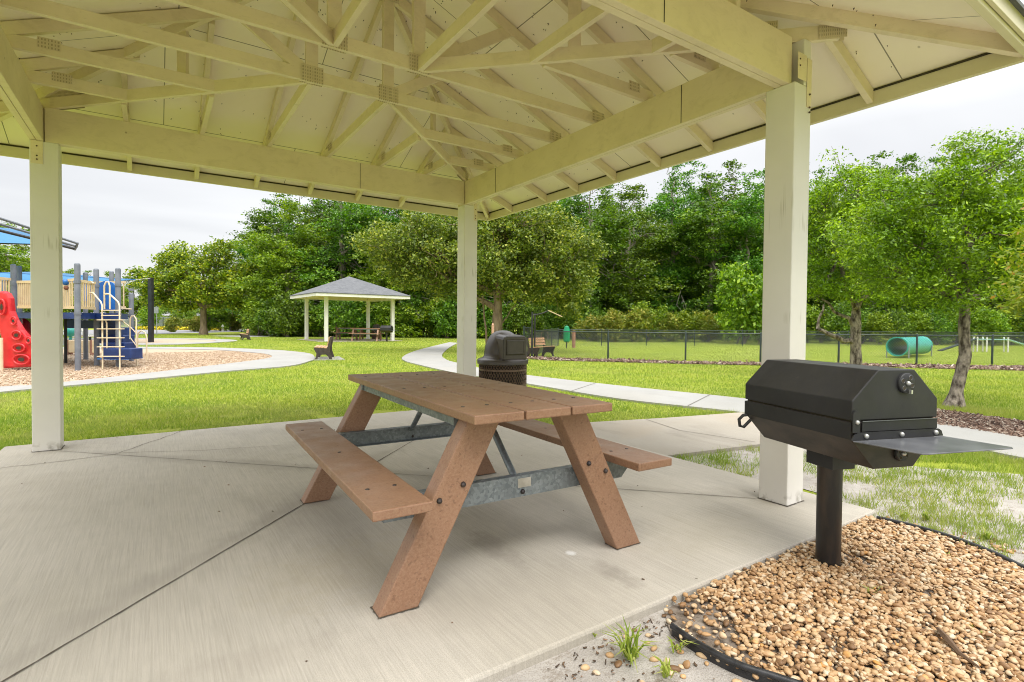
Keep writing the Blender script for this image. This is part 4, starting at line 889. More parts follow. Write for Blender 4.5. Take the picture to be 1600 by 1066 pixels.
def where(px_):
    return ('in the wood left of the far gazebo' if px_ < 450 else 'in the wood behind the far gazebo' if px_ < 650 else 'in the wood behind the middle post' if px_ < 760 else 'in the wood behind the big oak' if px_ < 930 else 'in the wood above the fence middle' if px_ < 1100 else 'in the wood left of right post' if px_ < 1190 else 'in the wood behind the right post' if px_ < 1265 else 'in the wood behind the bent tree' if px_ < 1390 else 'in the wood behind the tunnel' if px_ < 1470 else 'in the wood at far right')
cnt = {}
nth = ['first', 'second', 'third', 'fourth', 'fifth', 'sixth', 'seventh', 'eighth', 'ninth', 'tenth', 'eleventh', 'twelfth', 'thirteenth']
for px_, D, k, h in FT:
    a = AT(px_, D); wr = where(px_); c_ = cnt.get(wr, 0); cnt[wr] = c_+1
    h *= 1.08 if px_ > 900 else 1.0; forest_place(k, (a[0], a[1], LG), rnd.uniform(0, 6.28), (rnd.uniform(0.95, 1.2), h/protos[k][1]), '%s tree %s, %s from left' % (adj[k], wr, nth[c_]))
dcnt = {}
def dcn(w): dcnt[w] = dcnt.get(w, -1)+1; return dcnt[w]
for i in range(24):
    px_ = 425+i*57; D = rnd.uniform(55, 62); k = [1, 0, 2, 1][i % 4]; h = [16, 17, 17.5, 16.5][i % 4]*(0.80 if px_ < 500 else 0.88 if 960 < px_ < 1030 else 1.0 if px_ > 1040 else 0.97); a = AT(px_, D)
    forest_place(k, (a[0], a[1], LG), rnd.uniform(0, 6.28), (1.4, h/protos[k][1]), '%s deep row tree %s, %s from left' % (['dark', 'broad', 'slim'][k], where(px_), nth[dcn(where(px_))]))
# understory shrubs along the edge of the wood and behind the far fence
def shrub_proto(seed, lm, w, h, leaf=0.15, nc=150, per=30):
    global rng
    rng = np.random.default_rng(seed)
    root = empty('shrub', (0, 0, 0), 0, 'x', 'shrub')
    bl = [(0, 0, h*.5, w*.6, w*.6, h*.45)]+[(rng.uniform(-.5, .5)*w, rng.uniform(-.4, .4)*w, h*rng.uniform(.25, .7), w*.4, w*.4, h*.3) for _ in range(4)]
    cen, pts = crown_points(bl, nc, per, 0.33, 0.7, 0.5); pts = pts[pts[:, 2] > 0.02]
    np_mesh('foliage', leaf_quads(pts, leaf, 0.4, 0.55), 4, lm, root)
    mb = MB()
    for _ in range(7):
        c = cen[rng.integers(len(cen))]; limb(mb, (rng.normal(0, .1), rng.normal(0, .1), 0), c, 0.03, 0.008, 0.06, 4)
    mb.build('stem', MT['bark'], root, smooth=True); return root
sp = [shrub_proto(31, LV['shrub'], 1.5, 2.0), shrub_proto(32, LV['bright'], 1.6, 2.6), shrub_proto(33, LV['forest'], 1.7, 3.0)]
spc = [[c for c in bpy.data.objects if c.parent == o] for o in sp]; sused = set()
def shrub(k, px_, D, s, label, group, z=LG, zs=1.0):
    if k not in sused: sused.add(k); o = sp[k]
    else:
        o = sp[k].copy(); COL.objects.link(o)
        for c in spc[k]: q = c.copy(); COL.objects.link(q); q.parent = o
    a = AT(px_, D); o.location = (a[0], a[1], z); o.rotation_euler = (0, 0, rnd.uniform(0, 6.28)); o.scale = (s, s, s*zs); tag(o, label, 'shrub', group); return o
i = 0; scnt = {}
def sw(a, px_):
    w_ = where(px_).replace('in the wood ', '').replace('behind', 'below').replace('above', 'below'); scnt[(a, w_)] = scnt.get((a, w_), -1)+1; return w_+', '+nth[scnt[(a, w_)]]
for px_ in range(398, 935, 27):
    i += 1; k = rnd.choice([2, 2, 1]); D = rnd.uniform(39.5, 42)
    if px_ < 470: D = 41-(px_-398)*0.03
    shrub(k, px_+rnd.uniform(-6, 6), D, rnd.uniform(0.95, 1.35), '%s bush at the wood foot %s from left' % (['olive', 'bright', 'dark'][k], sw('a', px_)), 'undergrowth bushes along the wood')
j = 0
for px_ in range(925, 1800, 30):
    j += 1; k = rnd.choice([0, 0, 1]) if px_ < 1200 else rnd.choice([2, 1, 2]); D = rnd.uniform(34.5, 37)
    shrub(k, px_+rnd.uniform(-6, 6), D, rnd.uniform(0.8, 1.15), '%s bush over the far fence %s from left' % (['olive', 'bright', 'dark'][k], sw('b', px_)), 'bushes behind the far fence')
for px_, D, s in ((1160, 33.2, 1.5), (1190, 32.8, 1.35)):
    shrub(1, px_, D, s, 'bright light green bush %s' % ('just left of the right white post, tall above the fence' if px_ < 1170 else 'hidden half behind the right white post above the fence'), None, zs=1.35)
# far left distance: bushes, hedge, trees beyond the road
for px_, D, k, s, lab in ((268, 52, 0, .75, 'small reddish green bush by the far road right of the black pole'), (303, 55, 0, .8, 'olive bush beside the trunk of the left oak'), (345, 60, 1, .9, 'bright bush right of the left oak trunk'), (372, 62, 0, 1.1, 'large olive bush beyond the far walk'), (392, 56, 0, 1.0, 'rust tinged bush beside the thin light pole'), (232, 66, 1, 1.2, 'bright bush beyond the grey far fence'), (290, 68, 1, 1.2, 'green bush beyond the grey far fence behind the oak'), (330, 68, 2, 1.1, 'dark bush behind the left oak')):
    shrub(k, px_, D, s, lab, None)
LF = [(10, 30, 3, 6.6, 'round yellow green tree behind the playground at the left edge'), (42, 36, 4, 6.2, 'bushy green tree behind the playground beside the left white post'), (-30, 34, 4, 7, 'green tree at the far left behind the blue shade'), (80, 70, 4, 8.5, 'distant tree hidden by the left white post'), (112, 78, 4, 8.6, 'distant dark tree just right of the left white post'), (140, 84, 2, 9.2, 'distant pointed tree behind the playground posts'), (172, 80, 4, 8.4, 'distant rounded tree behind the playground ladder'), (205, 86, 4, 8.3, 'distant tree left of the black canopy pole'), (240, 88, 4, 8.4, 'distant tree behind the black canopy pole'), (275, 84, 3, 8.4, 'distant tree behind the left oak crown'), (330, 80, 3, 9, 'distant green tree right of the left oak'), (362, 62, 4, 6.4, 'small dark tree across the road right of the left oak'), (325, 58, 4, 5.6, 'small dark tree close behind the left oak trunk')]
for px_, D, k, h, lab in LF:
    a = AT(px_, D); o = forest_place(k, (a[0], a[1], LG), rnd.uniform(0, 6.28), (max(0.75, h/protos[k][1]*1.15), h/protos[k][1]), lab); o['group'] = 'distant trees on the left'
rng = np.random.default_rng(9)

# ------------------------------------------------------------------ grass, pebbles, mulch chips
def cam_scatter(n, d0, d1, p, wide=1.12):
    u = rng.uniform(0, 1, n)
    if abs(p) < 1e-6: D = d0*(d1/d0)**u
    else: D = (d0**p+u*(d1**p-d0**p))**(1/p)
    lat = rng.uniform(-wide, wide, n)*D
    Fh = CF[:2]/np.linalg.norm(CF[:2]); Rh = CR[:2]/np.linalg.norm(CR[:2])
    return CAM[0]+Fh[0]*D+Rh[0]*lat, CAM[1]+Fh[1]*D+Rh[1]*lat, D
def vnoise(X, Y, s, seed):
    g = np.random.default_rng(seed).uniform(0, 1, (64, 64)); x = (X*s) % 64; y = (Y*s) % 64; xi = x.astype(int); yi = y.astype(int); fx = x-xi; fy = y-yi
    fx = fx*fx*(3-2*fx); fy = fy*fy*(3-2*fy); a = g[xi % 64, yi % 64]; b = g[(xi+1) % 64, yi % 64]; c = g[xi % 64, (yi+1) % 64]; d = g[(xi+1) % 64, (yi+1) % 64]
    return a*(1-fx)*(1-fy)+b*fx*(1-fy)+c*(1-fx)*fy+d*fx*fy
def blades(X, Y, D, hgt, wid, z0):
    n = len(X); a = rng.uniform(0, 2*PI, n); l = rng.uniform(0.1, 0.8, n)*hgt; la = rng.uniform(0, 2*PI, n)
    out_ = np.zeros((n, 3, 3)); wx = np.cos(a)*wid/2; wy = np.sin(a)*wid/2
    out_[:, 0] = np.stack([X-wx, Y-wy, np.full(n, z0)], 1); out_[:, 1] = np.stack([X+wx, Y+wy, np.full(n, z0)], 1)
    out_[:, 2] = np.stack([X+np.cos(la)*l, Y+np.sin(la)*l, z0+hgt], 1); return out_.reshape(-1, 3)
X, Y, D = cam_scatter(560000, 4.5, 45, 0)
keep = np.ones(len(X), bool)
for pl in (PATHB, LINK, RO+RI, MULCH, r2o+r2i, r2i, road, SAND, BED, WORN): keep &= ~inpoly(X, Y, pl)
keep &= ~((X > -4.43) & (X < 0.325) & (Y > -4.6) & (Y < 0.325)); keep &= ~((Y < -4.5) & (X < 0.3))
st_ = inpoly(X, Y, STRIP); keep &= ~st_
nn = vnoise(X, Y, 0.9, 3)*0.6+vnoise(X, Y, 3.1, 4)*0.4
edge = inpoly(X, Y, [(-3.5, 0.2), (1.2, 0.2), (1.2, 0.85), (-3.5, 0.7)]); keep &= ~(edge & (nn < 0.24))
keep &= (nn > 0.16) | (rng.uniform(0, 1, len(X)) < 0.5)
X, Y, D, nn = X[keep], Y[keep], D[keep], nn[keep]
# a band of grass that overhangs the slab and path edges comes from the same scatter
h_ = (0.028+0.030*rng.uniform(0, 1, len(X)))*(0.75+0.6*nn)*(1+np.clip(D-8, 0, 30)*0.012)
dogm = inpoly(X, Y, DOG); h_ = np.where(dogm, h_*0.6, h_*0.8)
g = np_mesh('lawn_grass', blades(X, Y, D, h_, 0.0032*(1+D*0.23), LG), 3, MT['grass'], None, 3)
tag(g, 'short bright green lawn grass covering the park', 'grass', None, 'stuff')
# sparse tufts over the sandy patch right of the slab
def tufts(cx_, cy_, n, r, h, w=0.0035, z=LG):
    X = rng.normal(cx_, r, n); Y = rng.normal(cy_, r, n); hh = h*rng.uniform(.5, 1.1, n)
    return blades(X, Y, None, hh, w, z)
allb = []
xs = rng.uniform(0.1, 6.5, 9000); ys = rng.uniform(-6.5, -1.6, 9000)
q = vnoise(xs, ys, 1.9, 21)*0.55+vnoise(xs, ys, 6, 22)*0.45
dist = (xs-0.3)*0.16+(ys+4.6)*0.10
ok = (vnoise(xs, ys, 2.6, 31)*0.6+vnoise(xs, ys, 7, 32)*0.4+dist*0.75 > 0.50)
for pl in (PATHB, LINK, GRAVEL, BED): ok &= ~inpoly(xs, ys, pl)
ok &= ~((xs < 0.33) & (ys > -4.6)); xs, ys = xs[ok][:7000], ys[ok][:7000]
for x, y in zip(xs, ys): allb.append(tufts(x, y, 16, 0.035, rnd.uniform(0.03, 0.085), 0.0048))
for px_, py_ in ((1175, 722), (1130, 716), (1205, 700), (1240, 705), (1300, 712), (1290, 725), (1350, 718)):
    x, y = G(px_, py_); [allb.append(tufts(x+rnd.gauss(0, .08), y+rnd.gauss(0, .05), 30, 0.04, 0.06)) for _ in range(6)]
sg = np_mesh('sand_grass', np.concatenate(allb), 3, MT['grass'], None, 3); tag(sg, 'patchy grass growing through the grey sand right of the slab', 'grass', None, 'stuff')
# weeds in the sand at the bottom edge: each is a plant
wk = 0
for px_, py_, h, n in ((985, 1035, 0.12, 34), (1060, 1020, 0.06, 12), (1040, 1062, 0.07, 14), (1360, 935, 0.05, 14), (1410, 812, 0.05, 18), (1445, 815, 0.06, 24), (1540, 845, 0.06, 24), (1180, 1010, 0.04, 12), (1485, 878, 0.04, 12), (1530, 1000, 0.04, 12), (930, 1000, 0.03, 9)):
    x, y = G(px_, py_, LG); mb = MB()
    for _ in range(n):
        a = rnd.uniform(0, 6.28); l = h*rnd.uniform(0.45, 1.1); o_ = rnd.gauss(0, .010), rnd.gauss(0, .010); hz = h*rnd.uniform(.5, 1.0); wv = 0.0035
        p0 = (o_[0], o_[1], 0); p1 = (o_[0]+math.cos(a)*l*.4, o_[1]+math.sin(a)*l*.4, hz*.75); p2 = (o_[0]+math.cos(a)*l, o_[1]+math.sin(a)*l, hz*rnd.uniform(.55, 1.0)); sx_, sy_ = -math.sin(a)*wv, math.cos(a)*wv
        mb.add([(p0[0]-sx_, p0[1]-sy_, 0), (p0[0]+sx_, p0[1]+sy_, 0), (p1[0]+sx_, p1[1]+sy_, p1[2]), (p1[0]-sx_, p1[1]-sy_, p1[2]), p2], [(0, 1, 2, 3), (3, 2, 4)])
    o = mb.build('weed', MT['grass']); o.location = (x, y, LG+0.012); wk += 1
    lab = ['tall spiky weed in the sand at the bottom of the photo', 'small weed right of the tall spiky weed in the sand', 'low weed below the end of the black edging', 'small weed among pebbles just right of the grill post', 'weed on sand beyond the gravel bed corner', 'bushy weed in sand right of the gravel bed corner', 'weed in sand beside the right run of black edging', 'weed sprouting at the pebble edge by the black edging', 'small weed among the pebbles at the right', 'small weed in the pebbles near the lower right corner', 'tiny weed beside the slab edge'][wk-1]
    tag(o, lab, 'weed', 'weeds in sand and pebbles')
# river pebbles
def stones(X, Y, Z, size, flat=(0.45, 0.8)):
    import bmesh
    bm = bmesh.new(); bmesh.ops.create_icosphere(bm, subdivisions=2, radius=1); bv = np.array([v.co[:] for v in bm.verts]); bf = np.array([[v.index for v in f.verts] for f in bm.faces]); bm.free()
    n = len(X); out_ = np.empty((n, len(bv), 3))
    ax = size[:, None]*np.stack([rng.uniform(.85, 1.45, n), rng.uniform(.65, 1.0, n), rng.uniform(flat[0], flat[1], n)], 1)
    th = rng.uniform(0, 2*PI, n); tl = rng.normal(0, 0.45, n); c, s_ = np.cos(th), np.sin(th); ct, st = np.cos(tl), np.sin(tl)
    # low-frequency lumps so that no stone is an egg
    ph = rng.uniform(0, 6.28, (n, 3)); 
    V_ = bv[None]*(1+0.13*np.sin(bv[None, :, [1, 2, 0]]*2.3+ph[:, None, :])+0.07*np.sin(bv[None, :, [2, 0, 1]]*4.1+ph[:, None, :]*1.7))
    V_ = V_*ax[:, None, :]
    y = V_[..., 1]*ct[:, None]-V_[..., 2]*st[:, None]; z = V_[..., 1]*st[:, None]+V_[..., 2]*ct[:, None]; x = V_[..., 0]
    out_[..., 0] = x*c[:, None]-y*s_[:, None]+X[:, None]; out_[..., 1] = x*s_[:, None]+y*c[:, None]+Y[:, None]; out_[..., 2] = z+Z[:, None]
    F_ = (bf[None]+np.arange(n)[:, None, None]*len(bv)).reshape(-1, 3); return out_.reshape(-1, 3), F_
MT['pebble'] = island_mat('river_pebble', [(0.0, (0.184, 0.106, 0.053)), (0.12, (0.304, 0.176, 0.082)), (0.35, (0.46, 0.282, 0.135)), (0.6, (0.534, 0.37, 0.205)), (0.8, (0.589, 0.449, 0.287)), (0.93, (0.626, 0.528, 0.385)), (1.0, (0.57, 0.29, 0.082))], 0.55, 0, 35, (0.82, 0.78, 0.74), 0.25, spec=0.35)
X = rng.uniform(-1.95, 0.35, 24000); Y = rng.uniform(-6.0, -4.55, 24000)
ok = inpoly(X, Y, GRAVEL) & (Y < -4.565); pc = ((X+1.72)/0.28)**2+((Y+4.66)/0.22)**2 < 1; ok &= ~pc | (rng.uniform(0, 1, len(X)) < 0.22)
ok &= ((X+0.64)**2+(Y+4.73)**2 > 0.062**2)
nn = vnoise(X, Y, 2.3, 8); X, Y, nn = X[ok], Y[ok], nn[ok]
thin = (nn < 0.25) & (rng.uniform(0, 1, len(X)) < 0.45); X, Y, nn = X[~thin], Y[~thin], nn[~thin]
sz = 0.0055+0.0085*rng.uniform(0, 1, len(X))**1.3; Z = LG+0.016+rng.uniform(0, 0.020, len(X))+0.012*nn
v_, f_ = stones(X, Y, Z, sz); gr = np_mesh_f('river_pebbles', v_, f_, MT['pebble'], None, True); tag(gr, 'tan and orange river pebbles filling the bed under the grill', 'gravel', None, 'stuff')
# strays outside the bed, chips and dark litter in it
X = np.concatenate([rng.normal(-1.98, 0.16, 46), rng.normal(0.33, 0.08, 50)]); Y = np.concatenate([rng.normal(-4.80, 0.13, 46), rng.normal(-5.15, 0.22, 50)])
ok = (Y < -4.59) & ~inpoly(X, Y, GRAVEL); X, Y = X[ok], Y[ok]
v_, f_ = stones(X, Y, np.full(len(X), LG+0.010), rng.uniform(0.008, 0.016, len(X))); so_ = np_mesh_f('stray_pebbles', v_, f_, MT['pebble'], None, True); tag(so_, 'stray pebbles scattered on the sand outside the edging', 'gravel', None, 'stuff')
MT['chip'] = island_mat('bark_chip', [(0.0, (0.052, 0.032, 0.024)), (0.5, (0.149, 0.087, 0.06)), (0.85, (0.299, 0.217, 0.165)), (1.0, (0.46, 0.406, 0.33))], 0.85)
MT['chip_tan'] = island_mat('wood_chip', [(0.0, (0.34, 0.23, 0.145)), (0.5, (0.47, 0.35, 0.235)), (1.0, (0.60, 0.48, 0.35))], 0.9)
MT['litter'] = island_mat('leaf_litter', [(0.0, (0.05, 0.035, 0.025)), (0.6, (0.14, 0.09, 0.055)), (1.0, (0.30, 0.18, 0.11))], 0.9)
def chips(X, Y, z0, l, w, th, up):
    n = len(X); a = rng.uniform(0, 2*PI, n); d = np.stack([np.cos(a), np.sin(a), rng.normal(0, up, n)], 1); s_ = np.stack([-np.sin(a), np.cos(a), rng.normal(0, up, n)], 1); u = np.cross(d, s_)
    L_ = l*rng.uniform(.4, 1.3, n)[:, None]/2; W_ = w*rng.uniform(.5, 1.3, n)[:, None]/2; T_ = th/2; c = np.stack([X, Y, z0+rng.uniform(0, th*1.5, n)], 1)
    vs = np.empty((n, 8, 3)); i = 0
    for sz_ in (-1, 1):
        for sx_, sy_ in ((-1, -.6), (1, -1), (.8, 1), (-1, .8)): vs[:, i] = c+d*L_*sx_+s_*W_*sy_+u*T_*sz_; i += 1
    f = np.array([(3, 2, 1, 0), (4, 5, 6, 7), (0, 1, 5, 4), (1, 2, 6, 5), (2, 3, 7, 6), (3, 0, 4, 7)]); return vs.reshape(-1, 3), (f[None]+np.arange(n)[:, None, None]*8).reshape(-1, 4)
bx = np.array(BED); X = rng.uniform(bx[:, 0].min(), bx[:, 0].max(), 26000); Y = rng.uniform(bx[:, 1].min(), bx[:, 1].max(), 26000); ok = inpoly(X, Y, BED); X, Y = X[ok][:9000], Y[ok][:9000]
v_, f_ = chips(X, Y, LG+0.018, 0.05, 0.022, 0.008, 0.35); o = np_mesh_f('bark_chips', v_, f_, MT['chip']); tag(o, 'reddish brown bark chips in the tree bed on the right', 'mulch', None, 'stuff')
sx = np.array(STRIP); X = rng.uniform(sx[:, 0].min(), sx[:, 0].max(), 60000); Y = rng.uniform(sx[:, 1].min(), sx[:, 1].max(), 60000); ok = inpoly(X, Y, STRIP) & (rng.uniform(0, 1, 60000) < 0.75); X, Y = X[ok][:7000], Y[ok][:7000]
v_, f_ = chips(X, Y, LG+0.016, 0.10, 0.05, 0.015, 0.45); o = np_mesh_f('fence_bark_chips', v_, f_, MT['chip']); tag(o, 'strip of brown bark chips under the front chain link fence', 'mulch', None, 'stuff')
mxy = np.array(MULCH); X = rng.uniform(-9, mxy[:, 0].max(), 40000); Y = rng.uniform(mxy[:, 1].min(), 16.5, 40000); ok = inpoly(X, Y, MULCH); X, Y = X[ok][:14000], Y[ok][:14000]
v_, f_ = chips(X, Y, -0.028, 0.05, 0.022, 0.008, 0.3); o = np_mesh_f('wood_chips', v_, f_, MT['chip_tan']); tag(o, 'tan wood chips covering the playground floor', 'mulch', None, 'stuff')
X = rng.uniform(-3.4, 0.4, 2600); Y = -4.585-np.abs(rng.normal(0, 0.13, 2600)); qn = vnoise(X, Y, 9, 15); ok = (qn > 0.60) & (X < -1.7) & (rng.uniform(0, 1, 2600) < 0.28)
X, Y = X[ok], Y[ok]; X2 = rng.uniform(-1.8, 0.2, 700); Y2 = rng.uniform(-5.7, -4.6, 700); ok = inpoly(X2, Y2, GRAVEL) & (vnoise(X2, Y2, 3, 2) > .55)
v_, f_ = chips(np.concatenate([X, X2[ok]]), np.concatenate([Y, Y2[ok]]), LG+0.010, 0.013, 0.006, 0.002, 0.35)
v_[len(X)*8:, 2] += 0.036
o = np_mesh_f('leaf_litter', v_, f_, MT['litter']); tag(o, 'dark leaf litter along the slab edge and among the pebbles', 'litter', None, 'stuff')
X = rng.uniform(-4.3, 0.25, 42); Y = rng.uniform(-4.5, 0.25, 42)
v_, f_ = chips(X, Y, 0.0022, 0.011, 0.006, 0.002, 0.25); o = np_mesh_f('slab_debris', v_, f_, MT['litter']); tag(o, 'tiny dark specks of plant debris scattered on the slab', 'debris', None, 'stuff')
# a fallen strip of bark on the pebbles
mb = MB(); pts = [G(1465, 985), G(1480, 1005), G(1500, 1022), G(1530, 1045)]
mb.tube([(x, y, LG+0.052+0.008*math.sin(i*2)) for i, (x, y) in enumerate(pts)], [0.007, 0.012, 0.008, 0.003], 5); tag(mb.build('bark_piece', MT['litter']), 'curled strip of reddish bark lying on the pebbles', 'bark')
# black plastic edging
MT['edging'] = pmat('black_edging', (0.012, 0.012, 0.013), (0.03, 0.03, 0.032), 30, 0.38, 60, 0.15)
def edging(pts, label):
    P_ = smooth_poly(pts, 6); mb = MB(); mb.tube([(x, y, LG+0.042) for x, y in P_], 0.0115, 10)
    for i in range(len(P_)-1): mb.bar((P_[i][0], P_[i][1], LG+0.015), (P_[i+1][0], P_[i+1][1], LG+0.015), 0.004, 0.07)
    o = mb.build('garden_edging', MT['edging'], smooth=True); tag(o, label, 'edging')
edging(EDG_L, 'black plastic edging curving through the sand at the bottom of the photo')
edging(EDG_R, 'black plastic edging on the far right side of the pebble bed')

# ------------------------------------------------------------------ far shelter and its furniture
MT['white'] = pmat('off_white_paint', (0.66, 0.65, 0.60), (0.74, 0.73, 0.69), 2, 0.5, 20, 0.1)
MT['under'] = pmat('shelter_underside', (0.70, 0.62, 0.42), (0.76, 0.68, 0.48), 2, 0.5, 20, 0.1)
Fh = CF[:2]/np.linalg.norm(CF[:2]); Rh = CR[:2]/np.linalg.norm(CR[:2])
def LD(lat, dep): p = CAM[:2]+Fh*dep+Rh*lat; return (float(p[0]), float(p[1]))
CAZ = math.atan2(Rh[1], Rh[0])               # heading of picture-right in the world
gc = LD(-10.2, 33.6); grz = CAZ+math.radians(36)
gz = empty('far_gazebo', (gc[0], gc[1], -0.02), grz, 'far open gazebo with grey hipped shingle roof and four white posts before the wood', 'gazebo')
for i, (sx_, sy_) in enumerate(((-1, -1), (1, -1), (1, 1), (-1, 1))):
    MB().box((sx_*2.04, sy_*2.04, 1.30), (0.19, 0.19, 2.60)).build('post', MT['white'], gz, bevel=0.006)
for a, b in (((-2.13, -2.04), (2.13, -2.04)), ((-2.13, 2.04), (2.13, 2.04)), ((-2.04, -1.99), (-2.04, 1.99)), ((2.04, -1.99), (2.04, 1.99))):
    MB().bar((a[0], a[1], 2.60+.14), (b[0], b[1], 2.60+.14), 0.09, 0.276).build('beam', MT['under'], gz)
E_ = 2.83
mb = MB(); vs = [(-E_, -E_, 2.72), (E_, -E_, 2.72), (E_, E_, 2.72), (-E_, E_, 2.72), (0, 0, 3.92)]
mb.add(vs, [(0, 4, 1)[::1], (1, 4, 2), (2, 4, 3), (3, 4, 0)]); mb.build('soffit', MT['under'], gz)
for k in range(4):
    rz = k*PI/2; e2 = E_+0.05; mb = MB()
    lo_ = [Vector((-e2, -e2, 2.755)), Vector((e2, -e2, 2.755)), Vector((0, 0, 3.975))]; hi_ = [p+Vector((0, 0, 0.03)) for p in lo_]
    mb.add(lo_+hi_, [(2, 1, 0), (3, 4, 5), (0, 1, 4, 3)]); o = mb.build('roof', MT['shingle'], gz); o.rotation_euler = (0, 0, rz)
for k in range(4):
    o = MB().box((0, -E_, 2.665), (2*E_+(0.03 if k % 2 else -0.03), 0.03, 0.17)).build('fascia', MT['white'], gz); o.rotation_euler = (0, 0, k*PI/2)
fs_ = MB().box((0, 0, -0.06), (5.0, 5.0, 0.12)).build('gazebo_slab', MT['link']); fs_.location = (gc[0], gc[1], -0.015); fs_.rotation_euler = (0, 0, grz); fs_['kind'] = 'structure'
table['group'] = 'picnic tables'; grill['group'] = 'park grills'; tbin['group'] = 'domed trash bins'
t_ = place_copy(table, (*LD(-10.45, 34.6), -0.014), CAZ+PI/2+0.12, 'picnic table at the left back inside the far gazebo')
t_ = place_copy(table, (*LD(-8.75, 32.4), -0.014), CAZ+PI/2+0.05, 'picnic table at the right front inside the far gazebo')
g_ = place_copy(grill, (*LD(-7.35, 31.6), -0.03), CAZ-0.15+PI/2, 'small looking black grill beside the right post of the far gazebo')
b_ = place_copy(tbin, (*LD(-8.85, 35.2), -0.02), CAZ, 'domed trash bin beneath the far gazebo behind its picnic tables')

# ------------------------------------------------------------------ benches
MT['benchfr'] = pmat('dark_cast_bench_frame', (0.03, 0.024, 0.02), (0.06, 0.045, 0.035), 9, 0.5, 30, 0.1)
MT['slat'] = pmat('tan_bench_slat', (0.42, 0.23, 0.12), (0.55, 0.34, 0.20), 12, 0.6, 30, 0.1, stretch=(1, .2, 1))
MT['slat2'] = pmat('pink_tan_bench_slat', (0.50, 0.27, 0.18), (0.60, 0.37, 0.26), 12, 0.6, 30, 0.1, stretch=(1, .2, 1))
def make_bench(label):
    root = empty('park_bench', (0, 0, 0), 0, label, 'bench', 'park benches')     # faces -x, length along y
    prof = [(-0.30, 0.0), (-0.20, 0.0), (-0.19, 0.08), (-0.13, 0.17), (0.10, 0.18), (0.19, 0.10), (0.22, 0.0), (0.33, 0.0), (0.30, 0.12), (0.24, 0.30), (0.24, 0.42), (0.30, 0.78), (0.33, 0.85), (0.25, 0.84), (0.17, 0.50), (0.13, 0.44), (-0.10, 0.415), (-0.30, 0.45), (-0.34, 0.42), (-0.30, 0.34), (-0.235, 0.22), (-0.25, 0.10)]
    for yy in (-0.72, 0.72): MB().extr(prof, (0, yy-0.03, 0), (1, 0, 0), (0, 0, 1), (0, 1, 0), 0.06).build('end_frame', MT['benchfr'], root, fixn=True)
    for i in range(4): MB().box((-0.265+i*0.115, 0, 0.462-0.010*i), (0.095, 1.52, 0.035), ry=0.06).build('seat_slat', MT['slat'], root, bevel=0.006)
    for i in range(3): MB().box((0.155+0.022*i, 0, 0.555+i*0.115), (0.03, 1.38, 0.095), ry=0.19).build('back_slat', MT['slat'], root, bevel=0.006)
    return root
SB = 0.80
b1_ = make_bench('slatted bench with dark frame on the lawn between playground walk and far gazebo'); p = AT(507, 16.6); b1_.location = (p[0], p[1], -0.02); b1_.rotation_euler = (0, 0, CAZ+0.27); b1_.scale = (SB,)*3
pd = MB().box((0, 0, -0.05), (0.95, 1.5, 0.1)).build('bench_pad', MT['path']); pd.location = (p[0]+.05, p[1], -0.022); pd.rotation_euler = (0, 0, CAZ+0.42); pd['kind'] = 'structure'
p = AT(383, 32.8); place_copy(b1_, (p[0], p[1], -0.04), CAZ+0.55, 'distant small bench on grass right of the left oak, facing the playground')
p = AT(845, 18.4); b3 = place_copy(b1_, (p[0], p[1], -0.04), CAZ+PI-0.55, 'bench with pinkish slats at the dog park fence corner, right of the trash bin')

# ------------------------------------------------------------------ chain link fences
def chain_fence(label, pts, h, cell, posts_r=0.028, wr=0.0035, mat=None, postmat=None, rail=True, name='chain_link_fence'):
    mat = mat or MT['fencegrey']; postmat = postmat or MT['fencegreen']
    root = empty(name, (pts[0][0], pts[0][1], LG), 0, label, 'fence', 'chain link fences')
    o_ = np.array(pts[0]); P_ = [np.array(p)-o_ for p in pts]
    for p in P_: MB().lathe([(posts_r, 0), (posts_r, h+0.03), (posts_r*0.6, h+0.05), (0.001, h+0.055)], 10, (p[0], p[1], 0)).build('fence_post', postmat, root, smooth=True)
    for i in range(len(P_)-1):
        a, b = P_[i], P_[i+1]; L_ = np.linalg.norm(b-a); d = (b-a)/L_; mb = MB()
        if rail: MB().tube([(a[0], a[1], h), (b[0], b[1], h)], 0.019, 8).build('top_rail', postmat if h < 1.1 else mat, root, smooth=True)
        n = int((L_+h)/cell); nrm = np.array([-d[1], d[0]])
        for k in range(n+1):
            s0 = -h+k*cell*1.0
            for sg in (1, -1):
                ta, tb = s0, s0+h; za, zb_ = (0.04, h-0.02) if sg > 0 else (h-0.02, 0.04)
                if ta < 0: za += (zb_-za)*(0-ta)/h; ta = 0
                if tb > L_: zb_ = za+(zb_-za)*(L_-ta)/max(tb-ta, 1e-6); tb = L_
                if tb-ta < 0.02: continue
                o2 = nrm*0.003*sg
                mb.tube([(a[0]+d[0]*ta+o2[0], a[1]+d[1]*ta+o2[1], za), (a[0]+d[0]*tb+o2[0], a[1]+d[1]*tb+o2[1], zb_)], wr, 3, False)
        mb.build('wire_mesh', mat, root)
    return root
fp = [G(835, 557), G(950, 560), G(1071, 563), G(1188, 565), G(1310, 566.3), G(1432, 567), G(1550, 568), G(1680, 569)]
chain_fence('front chain link fence of the dog park, green black posts, running to the right', fp, 0.90, 0.085, wr=0.0030)
ff = [G(872, 539.5), G(940, 540), G(1010, 540), G(1085, 540), G(1160, 540), G(1240, 540), G(1325, 540), G(1415, 540), G(1505, 540), G(1610, 540)]
chain_fence('far chain link fence of the dog park in front of the wood', ff, 0.86, 0.12, 0.022, 0.004)
chain_fence('short side run of chain link fence at the left corner of the dog park', [G(835, 557), G(851, 548), G(862, 543), G(872, 539.5)], 0.90, 0.10, wr=0.003)
